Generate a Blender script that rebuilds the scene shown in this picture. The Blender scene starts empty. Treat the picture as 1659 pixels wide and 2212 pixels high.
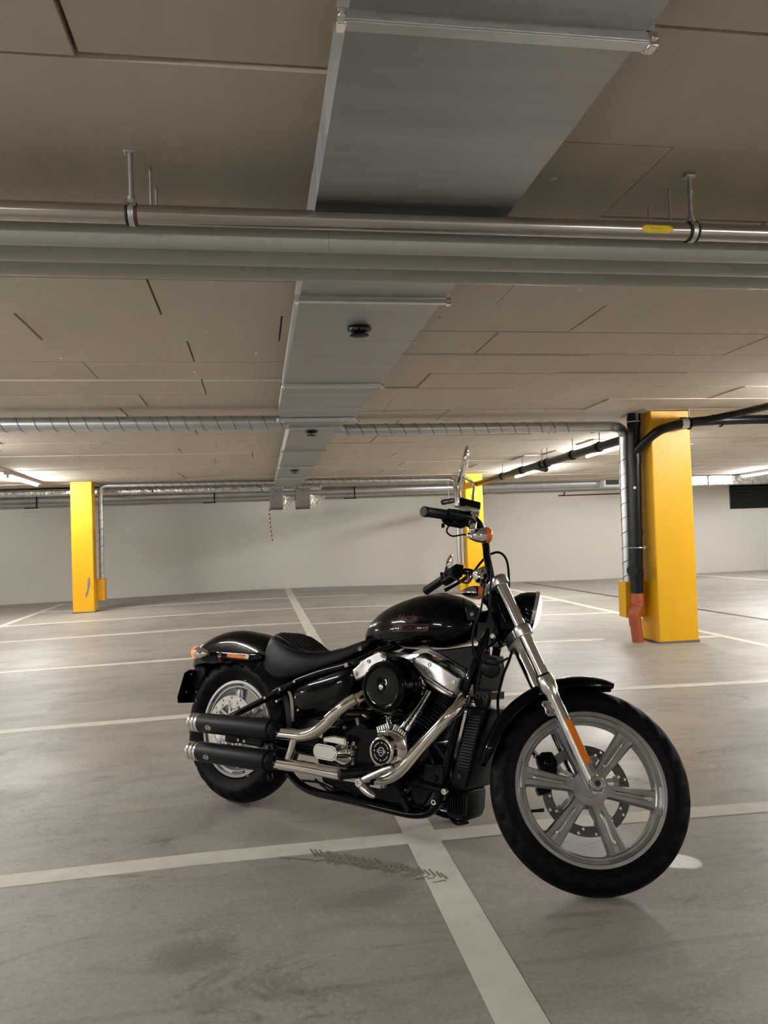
import bpy, bmesh, math, random
import numpy as np
from mathutils import Matrix, Vector
random.seed(7)
SC = bpy.context.scene
COL = SC.collection
# ------------------------------------------------------------------ camera
cd = bpy.data.cameras.new('camera'); cam = bpy.data.objects.new('camera', cd); COL.objects.link(cam)
cd.sensor_fit = 'HORIZONTAL'; cd.sensor_width = 36.0; cd.lens = 36.0 * 1680 / 1659
cd.clip_start = .05; cd.clip_end = 200
CR = Matrix(((.986483, .028928, -.161291), (-.160513, -.027468, -.986651), (-.032972, .999204, -.022454)))
cam.matrix_world = Matrix.Translation((0, 0, 1.205)) @ CR.to_4x4()
SC.camera = cam
# ------------------------------------------------------------------ world, exposure
w = bpy.data.worlds.new('garage_world'); SC.world = w; w.use_nodes = True
w.node_tree.nodes['Background'].inputs[0].default_value = (.9, .95, 1, 1)
w.node_tree.nodes['Background'].inputs[1].default_value = .02
SC.view_settings.view_transform = 'Standard'; SC.view_settings.look = 'None'
SC.view_settings.gamma = 1; SC.view_settings.use_curve_mapping = False
SC.view_settings.exposure = 0.0
LAMP = 350.0                                     # strength of every fluorescent tube
SC.cycles.use_denoising = True
SC.cycles.max_bounces = 6; SC.cycles.diffuse_bounces = 4; SC.cycles.glossy_bounces = 4; SC.cycles.transmission_bounces = 1
SC.cycles.use_adaptive_sampling = True; SC.cycles.adaptive_threshold = .03; SC.cycles.adaptive_min_samples = 24
SC.cycles.caustics_reflective = False; SC.cycles.caustics_refractive = False
SC.cycles.sample_clamp_indirect = 6.0
# tubes of the strip lights: (x, y start, y end)
LAMPS = [(-3.55, 12.0, 13.5), (-3.55, 8.1, 9.6), (-3.55, 3.2, 4.7), (-3.55, -1.6, -.1), (-3.55, -6.2, -4.7),
         (4.82, 12.5, 14.0), (4.82, 9.3, 10.8), (5.25, 5.0, 6.5), (5.25, -3.4, -1.9), (5.25, -7, -5.5),
         (10.3, 13.7, 15.2), (10.3, 9.6, 11.1), (10.3, 4.8, 6.3), (10.3, 0, 1.5), (-10.5, 11, 12.5), (-10.5, 5, 6.5), (-10.5, -1, .5)]
# ------------------------------------------------------------------ materials
def lin(c):
    return tuple((v / 12.92 if v <= .04045 else ((v + .055) / 1.055) ** 2.4) for v in c)
def mat(name, col, rough=.5, metal=0., coat=0., emit=None, es=0., spec=.5, coat_ior=1.5, noise=None, bump=None, coat_rough=.05, alpha=None):
    """noise = (scale xyz, amount, second colour factor); bump = (scale, strength)"""
    m = bpy.data.materials.new(name); m.use_nodes = True
    nt = m.node_tree; b = nt.nodes['Principled BSDF']
    b.inputs['Base Color'].default_value = (*col, 1); b.inputs['Roughness'].default_value = rough
    b.inputs['Metallic'].default_value = metal; b.inputs['Coat Weight'].default_value = coat
    b.inputs['Coat Roughness'].default_value = coat_rough; b.inputs['Coat IOR'].default_value = coat_ior; b.inputs['Specular IOR Level'].default_value = spec
    if emit:
        b.inputs['Emission Color'].default_value = (*emit, 1); b.inputs['Emission Strength'].default_value = es
    tc = nt.nodes.new('ShaderNodeTexCoord')
    if noise:
        sc, amt = noise[0], noise[1]
        mp = nt.nodes.new('ShaderNodeMapping'); mp.inputs['Scale'].default_value = sc
        n = nt.nodes.new('ShaderNodeTexNoise'); n.inputs['Scale'].default_value = 1; n.inputs['Detail'].default_value = 3
        n.inputs['Roughness'].default_value = .6
        nt.links.new(tc.outputs['Object'], mp.inputs[0]); nt.links.new(mp.outputs[0], n.inputs['Vector'])
        r = nt.nodes.new('ShaderNodeMapRange'); r.inputs['From Min'].default_value = .25; r.inputs['From Max'].default_value = .75
        r.inputs['To Min'].default_value = 1 - amt; r.inputs['To Max'].default_value = 1 + amt
        nt.links.new(n.outputs['Fac'], r.inputs['Value'])
        mx = nt.nodes.new('ShaderNodeMix'); mx.data_type = 'RGBA'; mx.blend_type = 'MULTIPLY'; mx.inputs[0].default_value = 1
        mx.inputs[6].default_value = (*col, 1)
        nt.links.new(r.outputs[0], mx.inputs[7]); nt.links.new(mx.outputs[2], b.inputs['Base Color'])
        if len(noise) > 2:
            rr = nt.nodes.new('ShaderNodeMapRange'); rr.inputs['From Min'].default_value = .25; rr.inputs['From Max'].default_value = .75
            rr.inputs['To Min'].default_value = max(.02, rough - noise[2]); rr.inputs['To Max'].default_value = rough + noise[2]
            nt.links.new(n.outputs['Fac'], rr.inputs['Value']); nt.links.new(rr.outputs[0], b.inputs['Roughness'])
    if bump:
        n2 = nt.nodes.new('ShaderNodeTexNoise'); n2.inputs['Scale'].default_value = bump[0]; n2.inputs['Detail'].default_value = 1.5
        bp = nt.nodes.new('ShaderNodeBump'); bp.inputs['Strength'].default_value = bump[1]; bp.inputs['Distance'].default_value = .01
        nt.links.new(tc.outputs['Object'], n2.inputs['Vector']); nt.links.new(n2.outputs['Fac'], bp.inputs['Height'])
        nt.links.new(bp.outputs[0], b.inputs['Normal'])
    return m
S_ = lambda r, g, b: lin((r / 255, g / 255, b / 255))
M = {}
M['wall'] = mat('painted_wall', (.74, .71, .645), .7, noise=((.35, .35, .5), .06), bump=(14, .12))
M['board'] = mat('ceiling_board', (.60, .53, .445), .85, noise=((9, 1.2, 1), .05), bump=(60, .05))
M['slab'] = mat('ceiling_slab', (.16, .14, .12), .9, noise=((2, 2, 2), .1))
M['plug'] = mat('white_plug', (.75, .72, .62), .6, noise=((30, 30, 30), .05))
M['yellow'] = mat('yellow_paint', (.86, .455, .006), .42, noise=((2.5, 2.5, 1.2), .07), bump=(60, .06))
M['galv'] = mat('galvanised_sheet', (.42, .435, .435), .42, metal=.9, noise=((1.2, 11, 3), .13, .06))
M['boxsheet'] = mat('outlet_sheet', (.24, .23, .21), .5, metal=.6, noise=((9, 9, 9), .12, .06))
M['galvbar'] = mat('galvanised_bar', (.66, .68, .68), .33, metal=.9, noise=((25, 25, 25), .09, .05))
M['foil'] = mat('aluminium_foil', (.8, .8, .78), .25, metal=1, noise=((14, 14, 14), .2, .1), bump=(22, .9))
M['spiral'] = mat('spiral_sheet', (.56, .58, .59), .34, metal=.9, noise=((3, 8, 8), .1, .05))
M['seam'] = mat('spiral_seam', (.16, .165, .165), .45, metal=.7, noise=((9, 9, 9), .05))
M['steel'] = mat('pipe_steel', (.52, .485, .45), .2, metal=.95, noise=((2, 14, 14), .1, .05))
M['pvc'] = mat('grey_plastic', (.42, .425, .385), .38, noise=((1, 6, 6), .05))
M['blackpipe'] = mat('black_pipe_plastic', (.0065, .007, .0085), .32, spec=.3, noise=((6, 6, 6), .2))
M['orange'] = mat('orange_pipe_plastic', (.42, .10, .035), .38, noise=((5, 5, 5), .15))
M['rod'] = mat('zinc_rod', (.45, .46, .45), .4, metal=.8, noise=((30, 30, 30), .15))
M['darkrubber'] = mat('dark_rubber', (.02, .016, .016), .6, noise=((20, 20, 20), .1))
M['redrubber'] = mat('red_rubber', (.11, .012, .018), .6, noise=((20, 20, 20), .1))
M['lamp'] = mat('lamp_tube', (.9, .9, .9), .4, emit=(1, .982, .945), es=LAMP, noise=((3, 3, 3), .02))
M['lamphouse'] = mat('lamp_housing', (.7, .7, .68), .45, noise=((5, 5, 5), .04))
M['line'] = mat('line_paint', (.74, .70, .61), .55, noise=((7, 7, 7), .12))
M['lidblack'] = mat('grille_black', (.012, .012, .013), .5, noise=((8, 8, 8), .2))
M['stain'] = mat('rubber_mark', (.225, .205, .175), .6, noise=((30, 30, 30), .25))
M['sticker'] = mat('sticker_yellow', (.80, .56, .01), .5, noise=((40, 40, 40), .03))
M['ochre'] = mat('ochre_mark', (.36, .25, .11), .5, noise=((40, 40, 40), .1))
M['ink'] = mat('ink', (.12, .09, .03), .6, noise=((40, 40, 40), .03))
M['tapered'] = mat('tape_red', (.33, .02, .025), .5, noise=((40, 40, 40), .03))
M['tapewhite'] = mat('tape_white', (.7, .68, .66), .5, noise=((40, 40, 40), .03))
# motorcycle
M['paint'] = mat('black_gloss_paint', (.0012, .0012, .0014), .2, spec=.04, coat=1, coat_rough=.012, coat_ior=1.26, noise=((4, 4, 4), .1))
M['engblack'] = mat('engine_black', (.0016, .0016, .0018), .25, spec=.05, coat=.5, coat_ior=1.26, noise=((12, 12, 12), .15))
M['satin'] = mat('satin_black', (.0038, .0038, .0042), .36, spec=.12, noise=((15, 15, 15), .15))
M['matte'] = mat('matte_black', (.0065, .0066, .0076), .46, spec=.2, noise=((18, 18, 18), .12))
M['rubber'] = mat('tire_rubber', (.0022, .0023, .0032), .55, spec=.1, noise=((14, 14, 14), .18), bump=(90, .08))
M['vinyl'] = mat('seat_vinyl', (.005, .005, .0062), .46, spec=.2, noise=((10, 10, 10), .1), bump=(420, .12))
M['chrome'] = mat('chrome', (.80, .79, .77), .05, metal=1, noise=((9, 9, 9), .03, .02))
M['pipechrome'] = mat('exhaust_chrome', (.76, .73, .68), .08, metal=1, noise=((9, 9, 9), .05, .03))
M['polish'] = mat('polished_alloy', (.70, .70, .69), .2, metal=1, noise=((25, 25, 25), .06, .05))
M['alloy'] = mat('cast_alloy', (.41, .41, .415), .34, metal=.95, noise=((30, 30, 30), .08, .05))
M['rocker'] = mat('rocker_alloy', (.55, .54, .53), .3, metal=1, noise=((20, 20, 20), .12, .06))
M['fork'] = mat('fork_chrome', (.8, .8, .8), .06, metal=1, noise=((5, 5, 5), .03, .02))
M['disc'] = mat('brake_disc_steel', (.17, .16, .155), .36, metal=.9, noise=((40, 40, 40), .12, .06))
M['discbright'] = mat('brake_disc_bright', (.60, .59, .57), .28, metal=1, noise=((40, 40, 40), .1, .06))
M['amber'] = mat('amber_lens', (.72, .17, .004), .22, coat=.5, noise=((60, 60, 60), .1))
M['amber2'] = mat('amber_signal_lens', (.85, .16, .01), .15, coat=.6, noise=((60, 60, 60), .1))
M['redled'] = mat('red_led', (.9, .1, .03), .3, emit=(1, .09, .015), es=3.2, noise=((40, 40, 40), .03))
M['lens'] = mat('headlight_lens', (.75, .80, .86), .08, coat=1, emit=(.86, .93, 1), es=2.5, noise=((9, 9, 9), .04))
M['logored'] = mat('tank_red', (.038, .0035, .0045), .3, spec=.1, coat=.8, coat_ior=1.3, noise=((40, 40, 40), .05))
M['redlens'] = mat('red_lens', (.16, .012, .014), .3, coat=.8, noise=((40, 40, 40), .05))
M['logodark'] = mat('tank_dark_red', (.045, .006, .007), .3, coat=.8, noise=((40, 40, 40), .05))
M['mirror'] = mat('mirror_glass', (.85, .85, .86), .03, metal=1, noise=((3, 3, 3), .01))

for k_ in ('redled', 'lens'): M[k_].cycles.emission_sampling = 'NONE'
def floor_material():
    m = bpy.data.materials.new('concrete_floor'); m.use_nodes = True
    nt = m.node_tree; N = nt.nodes; Lk = nt.links; b = N['Principled BSDF']
    tc = N.new('ShaderNodeTexCoord')
    def noise(scale, det, rough, sx=1, sy=1, dist=0):
        mp = N.new('ShaderNodeMapping'); mp.inputs['Scale'].default_value = (sx, sy, 1)
        n = N.new('ShaderNodeTexNoise'); n.inputs['Scale'].default_value = scale; n.inputs['Detail'].default_value = det
        n.inputs['Roughness'].default_value = rough; n.inputs['Distortion'].default_value = dist
        Lk.new(tc.outputs['Object'], mp.inputs[0]); Lk.new(mp.outputs[0], n.inputs['Vector']); return n
    def ramp(src, pts):
        r = N.new('ShaderNodeValToRGB'); e = r.color_ramp.elements
        while len(e) < len(pts): e.new(.5)
        for k, (p, c) in enumerate(pts): e[k].position = p; e[k].color = (*c, 1) if len(c) == 3 else c
        Lk.new(src, r.inputs[0]); return r
    def mul(a, bb, f=1.0, t='MULTIPLY'):
        x = N.new('ShaderNodeMix'); x.data_type = 'RGBA'; x.blend_type = t; x.inputs[0].default_value = f
        Lk.new(a, x.inputs[6]); Lk.new(bb, x.inputs[7]); return x.outputs[2]
    big = ramp(noise(.55, 5, .6, 1, 1.3, .6).outputs['Fac'], [(.28, (.33, .305, .27)), (.5, (.385, .357, .318)), (.72, (.435, .403, .36))])
    mid = ramp(noise(3.2, 5, .68, .8, 1.6, .8).outputs['Fac'], [(.3, (.8,) * 3), (.5, (1,) * 3), (.7, (1.09,) * 3)])
    fine = ramp(noise(70, 1, .6).outputs['Fac'], [(.3, (.9,) * 3), (.7, (1.07,) * 3)])
    stain = ramp(noise(1.5, 5, .72, 1, 1.8, 1.2).outputs['Fac'], [(.30, (.60, .59, .58)), (.385, (.95,) * 3), (.42, (1,) * 3)])
    speck = ramp(noise(9, 4, .75, 1, 1.4).outputs['Fac'], [(.25, (.55,) * 3), (.31, (1,) * 3)])
    scuff = ramp(noise(2.4, 4, .7, .35, 5, .3).outputs['Fac'], [(.3, (.84,) * 3), (.42, (1,) * 3)])
    col = mul(big.outputs[0], mid.outputs[0]); col = mul(col, fine.outputs[0]); col = mul(col, stain.outputs[0])
    col = mul(col, speck.outputs[0], .8); col = mul(col, scuff.outputs[0])
    blob_noise = noise(4.5, 5, .75)
    # hairline cracks
    v = N.new('ShaderNodeTexVoronoi'); v.feature = 'DISTANCE_TO_EDGE'; v.inputs['Scale'].default_value = .42
    wob = blob_noise; ad = N.new('ShaderNodeMix'); ad.data_type = 'RGBA'; ad.blend_type = 'LINEAR_LIGHT'; ad.inputs[0].default_value = .35
    Lk.new(tc.outputs['Object'], ad.inputs[6]); Lk.new(wob.outputs['Color'], ad.inputs[7]); Lk.new(ad.outputs[2], v.inputs['Vector'])
    cr = ramp(v.outputs['Distance'], [(.0, (.62,) * 3), (.005, (1,) * 3)])
    col = mul(col, cr.outputs[0], .55)
    def blob(cx, cy, rx, ry, depth, ns, wobble=1.6):
        mp = N.new('ShaderNodeMapping'); mp.inputs['Location'].default_value = (-cx / rx, -cy / ry, 0); mp.inputs['Scale'].default_value = (1 / rx, 1 / ry, 0)
        n = blob_noise; a = N.new('ShaderNodeMix'); a.data_type = 'RGBA'; a.blend_type = 'LINEAR_LIGHT'; a.inputs[0].default_value = wobble
        Lk.new(tc.outputs['Object'], mp.inputs[0]); Lk.new(mp.outputs[0], a.inputs[6]); Lk.new(n.outputs['Color'], a.inputs[7])
        ln = N.new('ShaderNodeVectorMath'); ln.operation = 'LENGTH'; Lk.new(a.outputs[2], ln.inputs[0])
        return ramp(ln.outputs['Value'], [(.35, (depth,) * 3), (.75, (depth + .6 * (1 - depth),) * 3), (1., (1,) * 3)])
    for args in ((-.22, 2.35, .17, .12, .68, 5), (-1.25, 3.95, .36, .22, .62, 3), (-.1, 3.55, .4, .06, .8, 3), (.35, 2.55, .35, .10, .86, 3), (1.9, 3.75, .16, .06, .72, 6)):
        col = mul(col, blob(*args).outputs[0])
    sx = N.new('ShaderNodeSeparateXYZ'); jn = noise(2.5, 2, .6); aj = N.new('ShaderNodeMath'); aj.operation = 'MULTIPLY_ADD'; aj.inputs[1].default_value = .05
    Lk.new(tc.outputs['Object'], sx.inputs[0]); Lk.new(jn.outputs['Fac'], aj.inputs[0]); Lk.new(sx.outputs['Y'], aj.inputs[2])
    db = N.new('ShaderNodeMath'); db.operation = 'SUBTRACT'; db.inputs[1].default_value = 2.105; Lk.new(aj.outputs[0], db.inputs[0])
    ab = N.new('ShaderNodeMath'); ab.operation = 'ABSOLUTE'; Lk.new(db.outputs[0], ab.inputs[0])
    col = mul(col, ramp(ab.outputs[0], [(.006, (.86,) * 3), (.022, (1,) * 3)]).outputs[0])
    Lk.new(col, b.inputs['Base Color'])
    rg = ramp(noise(1.1, 3, .65, .7, 1.6, .5).outputs['Fac'], [(.3, (.36,) * 3), (.7, (.56,) * 3)])
    Lk.new(rg.outputs[0], b.inputs['Roughness']); b.inputs['Specular IOR Level'].default_value = .45
    bp = N.new('ShaderNodeBump'); bp.inputs['Strength'].default_value = .12; bp.inputs['Distance'].default_value = .01
    Lk.new(noise(6, 3, .7, 1, 1.5).outputs['Fac'], bp.inputs['Height']); Lk.new(bp.outputs[0], b.inputs['Normal'])
    return m
M['floor'] = floor_material()

# ------------------------------------------------------------------ mesh builder
A = np.array
def frame(ax):
    ax = A(ax, float); ax /= np.linalg.norm(ax)
    h = A([0, 0, 1.]) if abs(ax[2]) < .9 else A([1., 0, 0])
    u = np.cross(h, ax); u /= np.linalg.norm(u); v = np.cross(ax, u)
    return u, v, ax
def smooth_path(pts, k=6):
    P = A(pts, float); n = len(P)
    if n < 3 or k < 2: return P
    out = []
    for i in range(n - 1):
        p0 = P[max(i - 1, 0)]; p1 = P[i]; p2 = P[i + 1]; p3 = P[min(i + 2, n - 1)]
        for j in range(k):
            t = j / k
            out.append(.5 * (2 * p1 + (p2 - p0) * t + (2 * p0 - 5 * p1 + 4 * p2 - p3) * t * t + (3 * p1 - p0 - 3 * p2 + p3) * t ** 3))
    out.append(P[-1]); return A(out)
class MB:
    def __init__(s): s.V = []; s.F = []
    def add(s, V, F):
        o = len(s.V); s.V.extend([tuple(map(float, v)) for v in V]); s.F.extend([tuple(i + o for i in f) for f in F]); return s
    def box(s, c, d, R=None, taper=1.0):
        V = A([(x, y, z) for z in (-.5, .5) for y in (-.5, .5) for x in (-.5, .5)]) * A(d, float)
        if taper != 1: V[4:, :2] *= taper
        if R is not None: V = V @ A(R).T
        return s.add(V + A(c), [(0, 2, 3, 1), (4, 5, 7, 6), (0, 1, 5, 4), (2, 6, 7, 3), (0, 4, 6, 2), (1, 3, 7, 5)])
    def hexa(s, V):
        return s.add(V, [(0, 2, 3, 1), (4, 5, 7, 6), (0, 1, 5, 4), (2, 6, 7, 3), (0, 4, 6, 2), (1, 3, 7, 5)])
    def loft(s, rings, cap=True, closed=False):
        n = len(rings[0]); V = np.concatenate([A(r, float) for r in rings]); F = []
        m = len(rings)
        for i in range(m if closed else m - 1):
            a = i * n; b = ((i + 1) % m) * n
            for j in range(n):
                k = (j + 1) % n; F.append((a + j, a + k, b + k, b + j))
        if cap and not closed:
            F.append(tuple(range(n))[::-1]); F.append(tuple(range((m - 1) * n, m * n)))
        return s.add(V, F)
    def lathe(s, prof, o, ax, n=32, closed=False):
        u, v, w = frame(ax); o = A(o, float); rings = []
        t = np.linspace(0, 2 * np.pi, n, endpoint=False)
        for r, h in prof:
            r = max(r, 1e-5); rings.append(o + w * h + r * (np.cos(t)[:, None] * u + np.sin(t)[:, None] * v))
        return s.loft(rings, cap=not closed, closed=closed)
    def cyl(s, a, b, r, n=16, r2=None):
        a = A(a, float); b = A(b, float); L = np.linalg.norm(b - a)
        return s.lathe([(r, 0), (r if r2 is None else r2, L)], a, b - a, n)
    def tube(s, pts, r, n=10, k=6, cap=True):
        P = smooth_path(pts, k); m = len(P)
        rr = np.full(m, r) if np.isscalar(r) else np.interp(np.linspace(0, 1, m), np.linspace(0, 1, len(r)), r)
        T = np.gradient(P, axis=0); T /= np.linalg.norm(T, axis=1)[:, None] + 1e-12
        u, v, _ = frame(T[0]); rings = []; t = np.linspace(0, 2 * np.pi, n, endpoint=False)
        for i in range(m):
            u = u - T[i] * (u @ T[i]); u /= np.linalg.norm(u); v = np.cross(T[i], u)
            rings.append(P[i] + rr[i] * (np.cos(t)[:, None] * u + np.sin(t)[:, None] * v))
        return s.loft(rings, cap)
    def prism(s, poly, y0, y1, inset=0.0):
        """outline in the xz plane pushed along y"""
        P = A(poly, float); c = P.mean(0); Q = c + (P - c) * (1 - inset)
        return s.loft([A([(x, y0, z) for x, z in P]), A([(x, y1, z) for x, z in Q])])
    def ball(s, c, r, n=16, m=10):
        r = A([r] * 3 if np.isscalar(r) else r, float); rings = []
        t = np.linspace(0, 2 * np.pi, n, endpoint=False)
        for i in range(m + 1):
            p = -math.pi / 2 + math.pi * i / m; cr = max(math.cos(p), 1e-4)
            rings.append(A(c) + r * np.stack([cr * np.cos(t), cr * np.sin(t), np.full(n, math.sin(p))], 1))
        return s.loft(rings)
    def torus(s, c, ax, R, r, n=32, m=10, a0=0, a1=2 * math.pi):
        u, v, w = frame(ax); full = abs(a1 - a0 - 2 * math.pi) < 1e-6; rings = []
        for t in np.linspace(a0, a1, n, endpoint=not full):
            d = math.cos(t) * u + math.sin(t) * v
            rings.append([A(c) + d * (R + r * math.cos(p)) + w * r * math.sin(p) for p in np.linspace(0, 2 * np.pi, m, endpoint=False)])
        return s.loft(rings, cap=not full, closed=full)
OFF = {}
def mesh_from(name, mb, m, smooth=40):
    me = bpy.data.meshes.new(name); me.from_pydata(mb.V, [], mb.F); me.update()
    bm = bmesh.new(); bm.from_mesh(me); bmesh.ops.recalc_face_normals(bm, faces=bm.faces); bm.to_mesh(me); bm.free()
    if m: me.materials.append(M[m] if isinstance(m, str) else m)
    if smooth: me.shade_smooth(); me.set_sharp_from_angle(angle=math.radians(smooth))
    return me
def obj(name, mb, m, parent=None, smooth=40, bevel=0, xf=None, label=None, seg=2):
    off = OFF.get(parent.name, A([0, 0, 0])) if parent else A([0, 0, 0])
    if xf: mb.V = [tuple(v) for v in xf(A(mb.V))]
    if np.abs(off).max() > 0: mb.V = [tuple(v) for v in (A(mb.V) - off)]
    o = bpy.data.objects.new(name, mesh_from(name, mb, m, smooth)); COL.objects.link(o)
    if parent: o.parent = parent; OFF[o.name] = off
    if bevel:
        b = o.modifiers.new('bevel', 'BEVEL'); b.width = bevel; b.segments = seg; b.limit_method = 'ANGLE'; b.angle_limit = math.radians(35)
        b.harden_normals = False
    if label: o['label'] = label
    return o
def thing(name, label, cat, loc, group=None):
    o = bpy.data.objects.new(name, None); o.empty_display_size = .1; COL.objects.link(o)
    o.location = loc; OFF[o.name] = A(loc, float); o['label'] = label; o['category'] = cat
    if group: o['group'] = group
    return o
def tag(o, label, cat, group=None):
    o['label'] = label; o['category'] = cat
    if group: o['group'] = group
    return o
def struct(name, mb, m, parent=None, **k):
    o = obj(name, mb, m, parent, **k); o['kind'] = 'structure'; return o
def share(name, src, parent, loc, rot=None, scale=1.0):
    """another piece with shared mesh data"""
    o = bpy.data.objects.new(name, src.data if hasattr(src, 'data') else src); COL.objects.link(o)
    off = OFF.get(parent.name, A([0, 0, 0])); o.parent = parent; OFF[o.name] = off
    o.location = Vector(A(loc, float) - off)
    if rot is not None: o.rotation_euler = rot
    o.scale = (scale,) * 3
    return o
# ================================================================== setting
def zf(x):                                       # floor falls gently to both sides of the ridge
    if x < -.25: return -.017 * (-.25 - x)
    if x < 1.2: return 0.
    if x < 7.4: return -.0175 * (x - 1.2)
    return -.0175 * 6.2 + .010 * (x - 7.4)
def zc(y):                                       # underside of the ceiling boards
    return 1.205 + (1.239 - .015 * y if y < 7.4 else 1.128 - .0225 * (y - 7.4))
X0, X1, Y0, Y1 = -14., 17., -10., 17.0
fx = sorted(set([X0, -9, -5, -2.5, -.25, 1.2, 3, 5, 7.4, 11, X1])); mb = MB()
for a, b in zip(fx[:-1], fx[1:]):
    mb.hexa([(x, y, -.6 if k == 0 else zf(x)) for k in (0, 1) for y in (Y0, Y1) for x in (a, b)])
floor = struct('floor', mb, 'floor', smooth=0)
mb = MB(); cy = [Y0, 7.4, Y1 + .3]
for a, b in zip(cy[:-1], cy[1:]):
    mb.hexa([(x, y, z) for k in (0, 1) for y in (a, b) for x in (X0, X1) for z in [zc(y) + .03 + .35 * k]])
ceiling = struct('ceiling', mb, 'slab', smooth=0)
struct('wall_back', MB().box(((X0 + X1) / 2, Y1 + .15, 1.2), (X1 - X0, .3, 3.6)), 'wall')
struct('wall_front', MB().box(((X0 + X1) / 2, Y0 - .15, 1.2), (X1 - X0, .3, 3.8)), 'wall')
struct('wall_left', MB().box((X0 - .15, (Y0 + Y1) / 2, 1.2), (.3, Y1 - Y0, 3.8)), 'wall')
struct('wall_right', MB().box((X1 + .15, (Y0 + Y1) / 2, 1.2), (.3, Y1 - Y0, 3.8)), 'wall')
# ---- ceiling boards: rows left and right of the duct, each board its own piece
def board(x0, x1, y0, y1, dz):
    g = .0055; V = [(x, y, zc(y) + (dz if k == 0 else .034)) for k in (0, 1) for y in (y0 + g, y1 - g) for x in (x0 + g, x1 - g)]
    obj('ceiling_board', MB().hexa(V), 'board', ceiling, smooth=0)
known = {3: [-.466], 4: [-1.20, .165], 5: [-.384], 6: [-1.1], 7: [-.375], 8: [-.9], 2: [-1.5], 0: [-1.7], -1: [-.41], 1: [-1.2]}
rnd = random.Random(3); nb = 0
for side in (0, 1):
    for k in range(-6, 28):
        if side == 0: ya = 2.003 + .553 * k
        else: ya = 2.845 + .555 * (k - 1)
        yb = ya + .553
        if yb < -.3 or ya > 16.7: continue
        yb = min(yb, 16.95)
        far = abs(ya)
        lo, hi = (max(-1.9 - .62 * far, -9.2), .54) if side == 0 else (.54, min(2.2 + .86 * far, 12.6))
        joints = []
        L = 1.95 if far < 9 else 2.35
        if side == 0:
            ks = known.get(k, []); j = (ks[0] if ks else .0 - rnd.random() * 1.5)
            if len(ks) > 1: joints.append(ks[1])
            while j > lo: joints.append(j); j -= L + rnd.uniform(-.15, .15)
        else:
            j = .54 + [.85, 1.55, .75, 1.3, .95, 1.75][k % 6] + rnd.uniform(-.1, .1)
            while j < hi: joints.append(j); j += L + rnd.uniform(-.15, .15)
        e = sorted(set([lo] + [q for q in joints if lo + .3 < q < hi - .05] + [hi]))
        for a, b in zip(e[:-1], e[1:]):
            board(a, b, ya, yb, rnd.uniform(-.009, .006)); nb += 1
for (a, b, c, d) in [(X0, X1, Y0, -.45)]:
    obj('ceiling_board', MB().hexa([(x, y, zc(y) + h) for h in (0, .034) for y in (c, d) for x in (a, b)]), 'board', ceiling, smooth=0)
# ---- round white screw plugs
plug = mesh_from('ceiling_plug', MB().lathe([(.0, -.004), (.006, -.0045), (.0065, -.002), (.010, -.004), (.017, -.003), (.0185, .004), (0, .004)], (0, 0, 0), (0, 0, 1), 14), 'plug')
pl = [(.017, 2.27), (1.11, 1.955), (1.05, 2.54), (.12, 3.45), (-.02, 4.02), (.16, 4.03), (-.25, 4.55), (.03, 5.05), (-.4, 5.6), (.14, 6.2), (1.02, 3.62), (1.05, 4.23), (1.0, 4.75), (.98, 5.3), (1.25, 5.6),
      (1.02, 6.1), (1.05, 6.6), (1.65, 3.7), (2.35, 4.3), (-1.1, 3.5), (-1.6, 4.1), (-1.2, 5.2), (2.9, 5.0), (-1.4, 2.2), (1.6, 2.6)]
for i, (x, y) in enumerate(pl): share('ceiling_plug', plug, ceiling, (x, y, zc(y) - .002), scale=.72 if i < 3 else .62)
# ---- painted lines (thin paint on the slab), parts of the floor
def strip(pts, w0):
    mb = MB()
    P = A(pts, float); d = P[1] - P[0]; L = np.linalg.norm(d); d /= L; n = A([-d[1], d[0]]) * w0 / 2
    cuts = sorted({0.0, 1.0} | {(f - P[0][0]) / (P[1][0] - P[0][0]) for f in fx if abs(d[0]) > .2 and 0 < (f - P[0][0]) / (P[1][0] - P[0][0]) < 1})
    for a, b in zip(cuts[:-1], cuts[1:]):
        q = [P[0] + (P[1] - P[0]) * t for t in (a, b)]; e = [q[0] - n, q[1] - n, q[0] + n, q[1] + n]
        mb.hexa([(x, y, zf(x) + z) for z in (-.004, .0022) for x, y in e])
    return obj('parking_line', mb, 'line', floor, smooth=0)
strip([(.598, -9.9), (.598, 16.98)], .128)
strip([(-3.85, -6), (-3.85, 16.3)], .11); strip([(4.92, -6), (4.92, 16.6)], .11)
for y, a, b in [(3.007, -3.78, .534), (3.007, .662, 4.86), (5.405, -3.78, .534), (5.405, .662, 4.86), (7.93, -3.78, .534), (7.83, .662, 3.62), (7.72, 4.58, 4.86), (10.43, -3.78, .534), (10.25, .662, 4.86),
                (12.46, -3.78, .534), (12.3, .662, 4.86), (14.55, -3.78, .534), (14.5, .662, 2.0), (.6, -3.78, .534), (.6, .662, 4.86), (-1.8, -3.78, .534), (-1.8, .662, 4.86)]:
    strip([(a, y), (b, y)], .108)
strip([(9.95, 16.7), (10.35, 12.0)], .11)
# drain channel with a narrow slot
mb = MB()
P = [(5.85, 16.6), (6.05, 13.), (6.22, 10.), (6.35, 8.), (6.5, 5), (6.7, 1)]
for p, q in zip(P[:-1], P[1:]):
    for o_, w_, h_ in ((0, .035, .003),): mb.hexa([(x + s * w_, y, zf(x) + z) for z in (-.01, h_) for x, y in (p, q) for s in (-1, 1)])
obj('drain_channel', mb, 'lidblack', floor, smooth=0)
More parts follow.
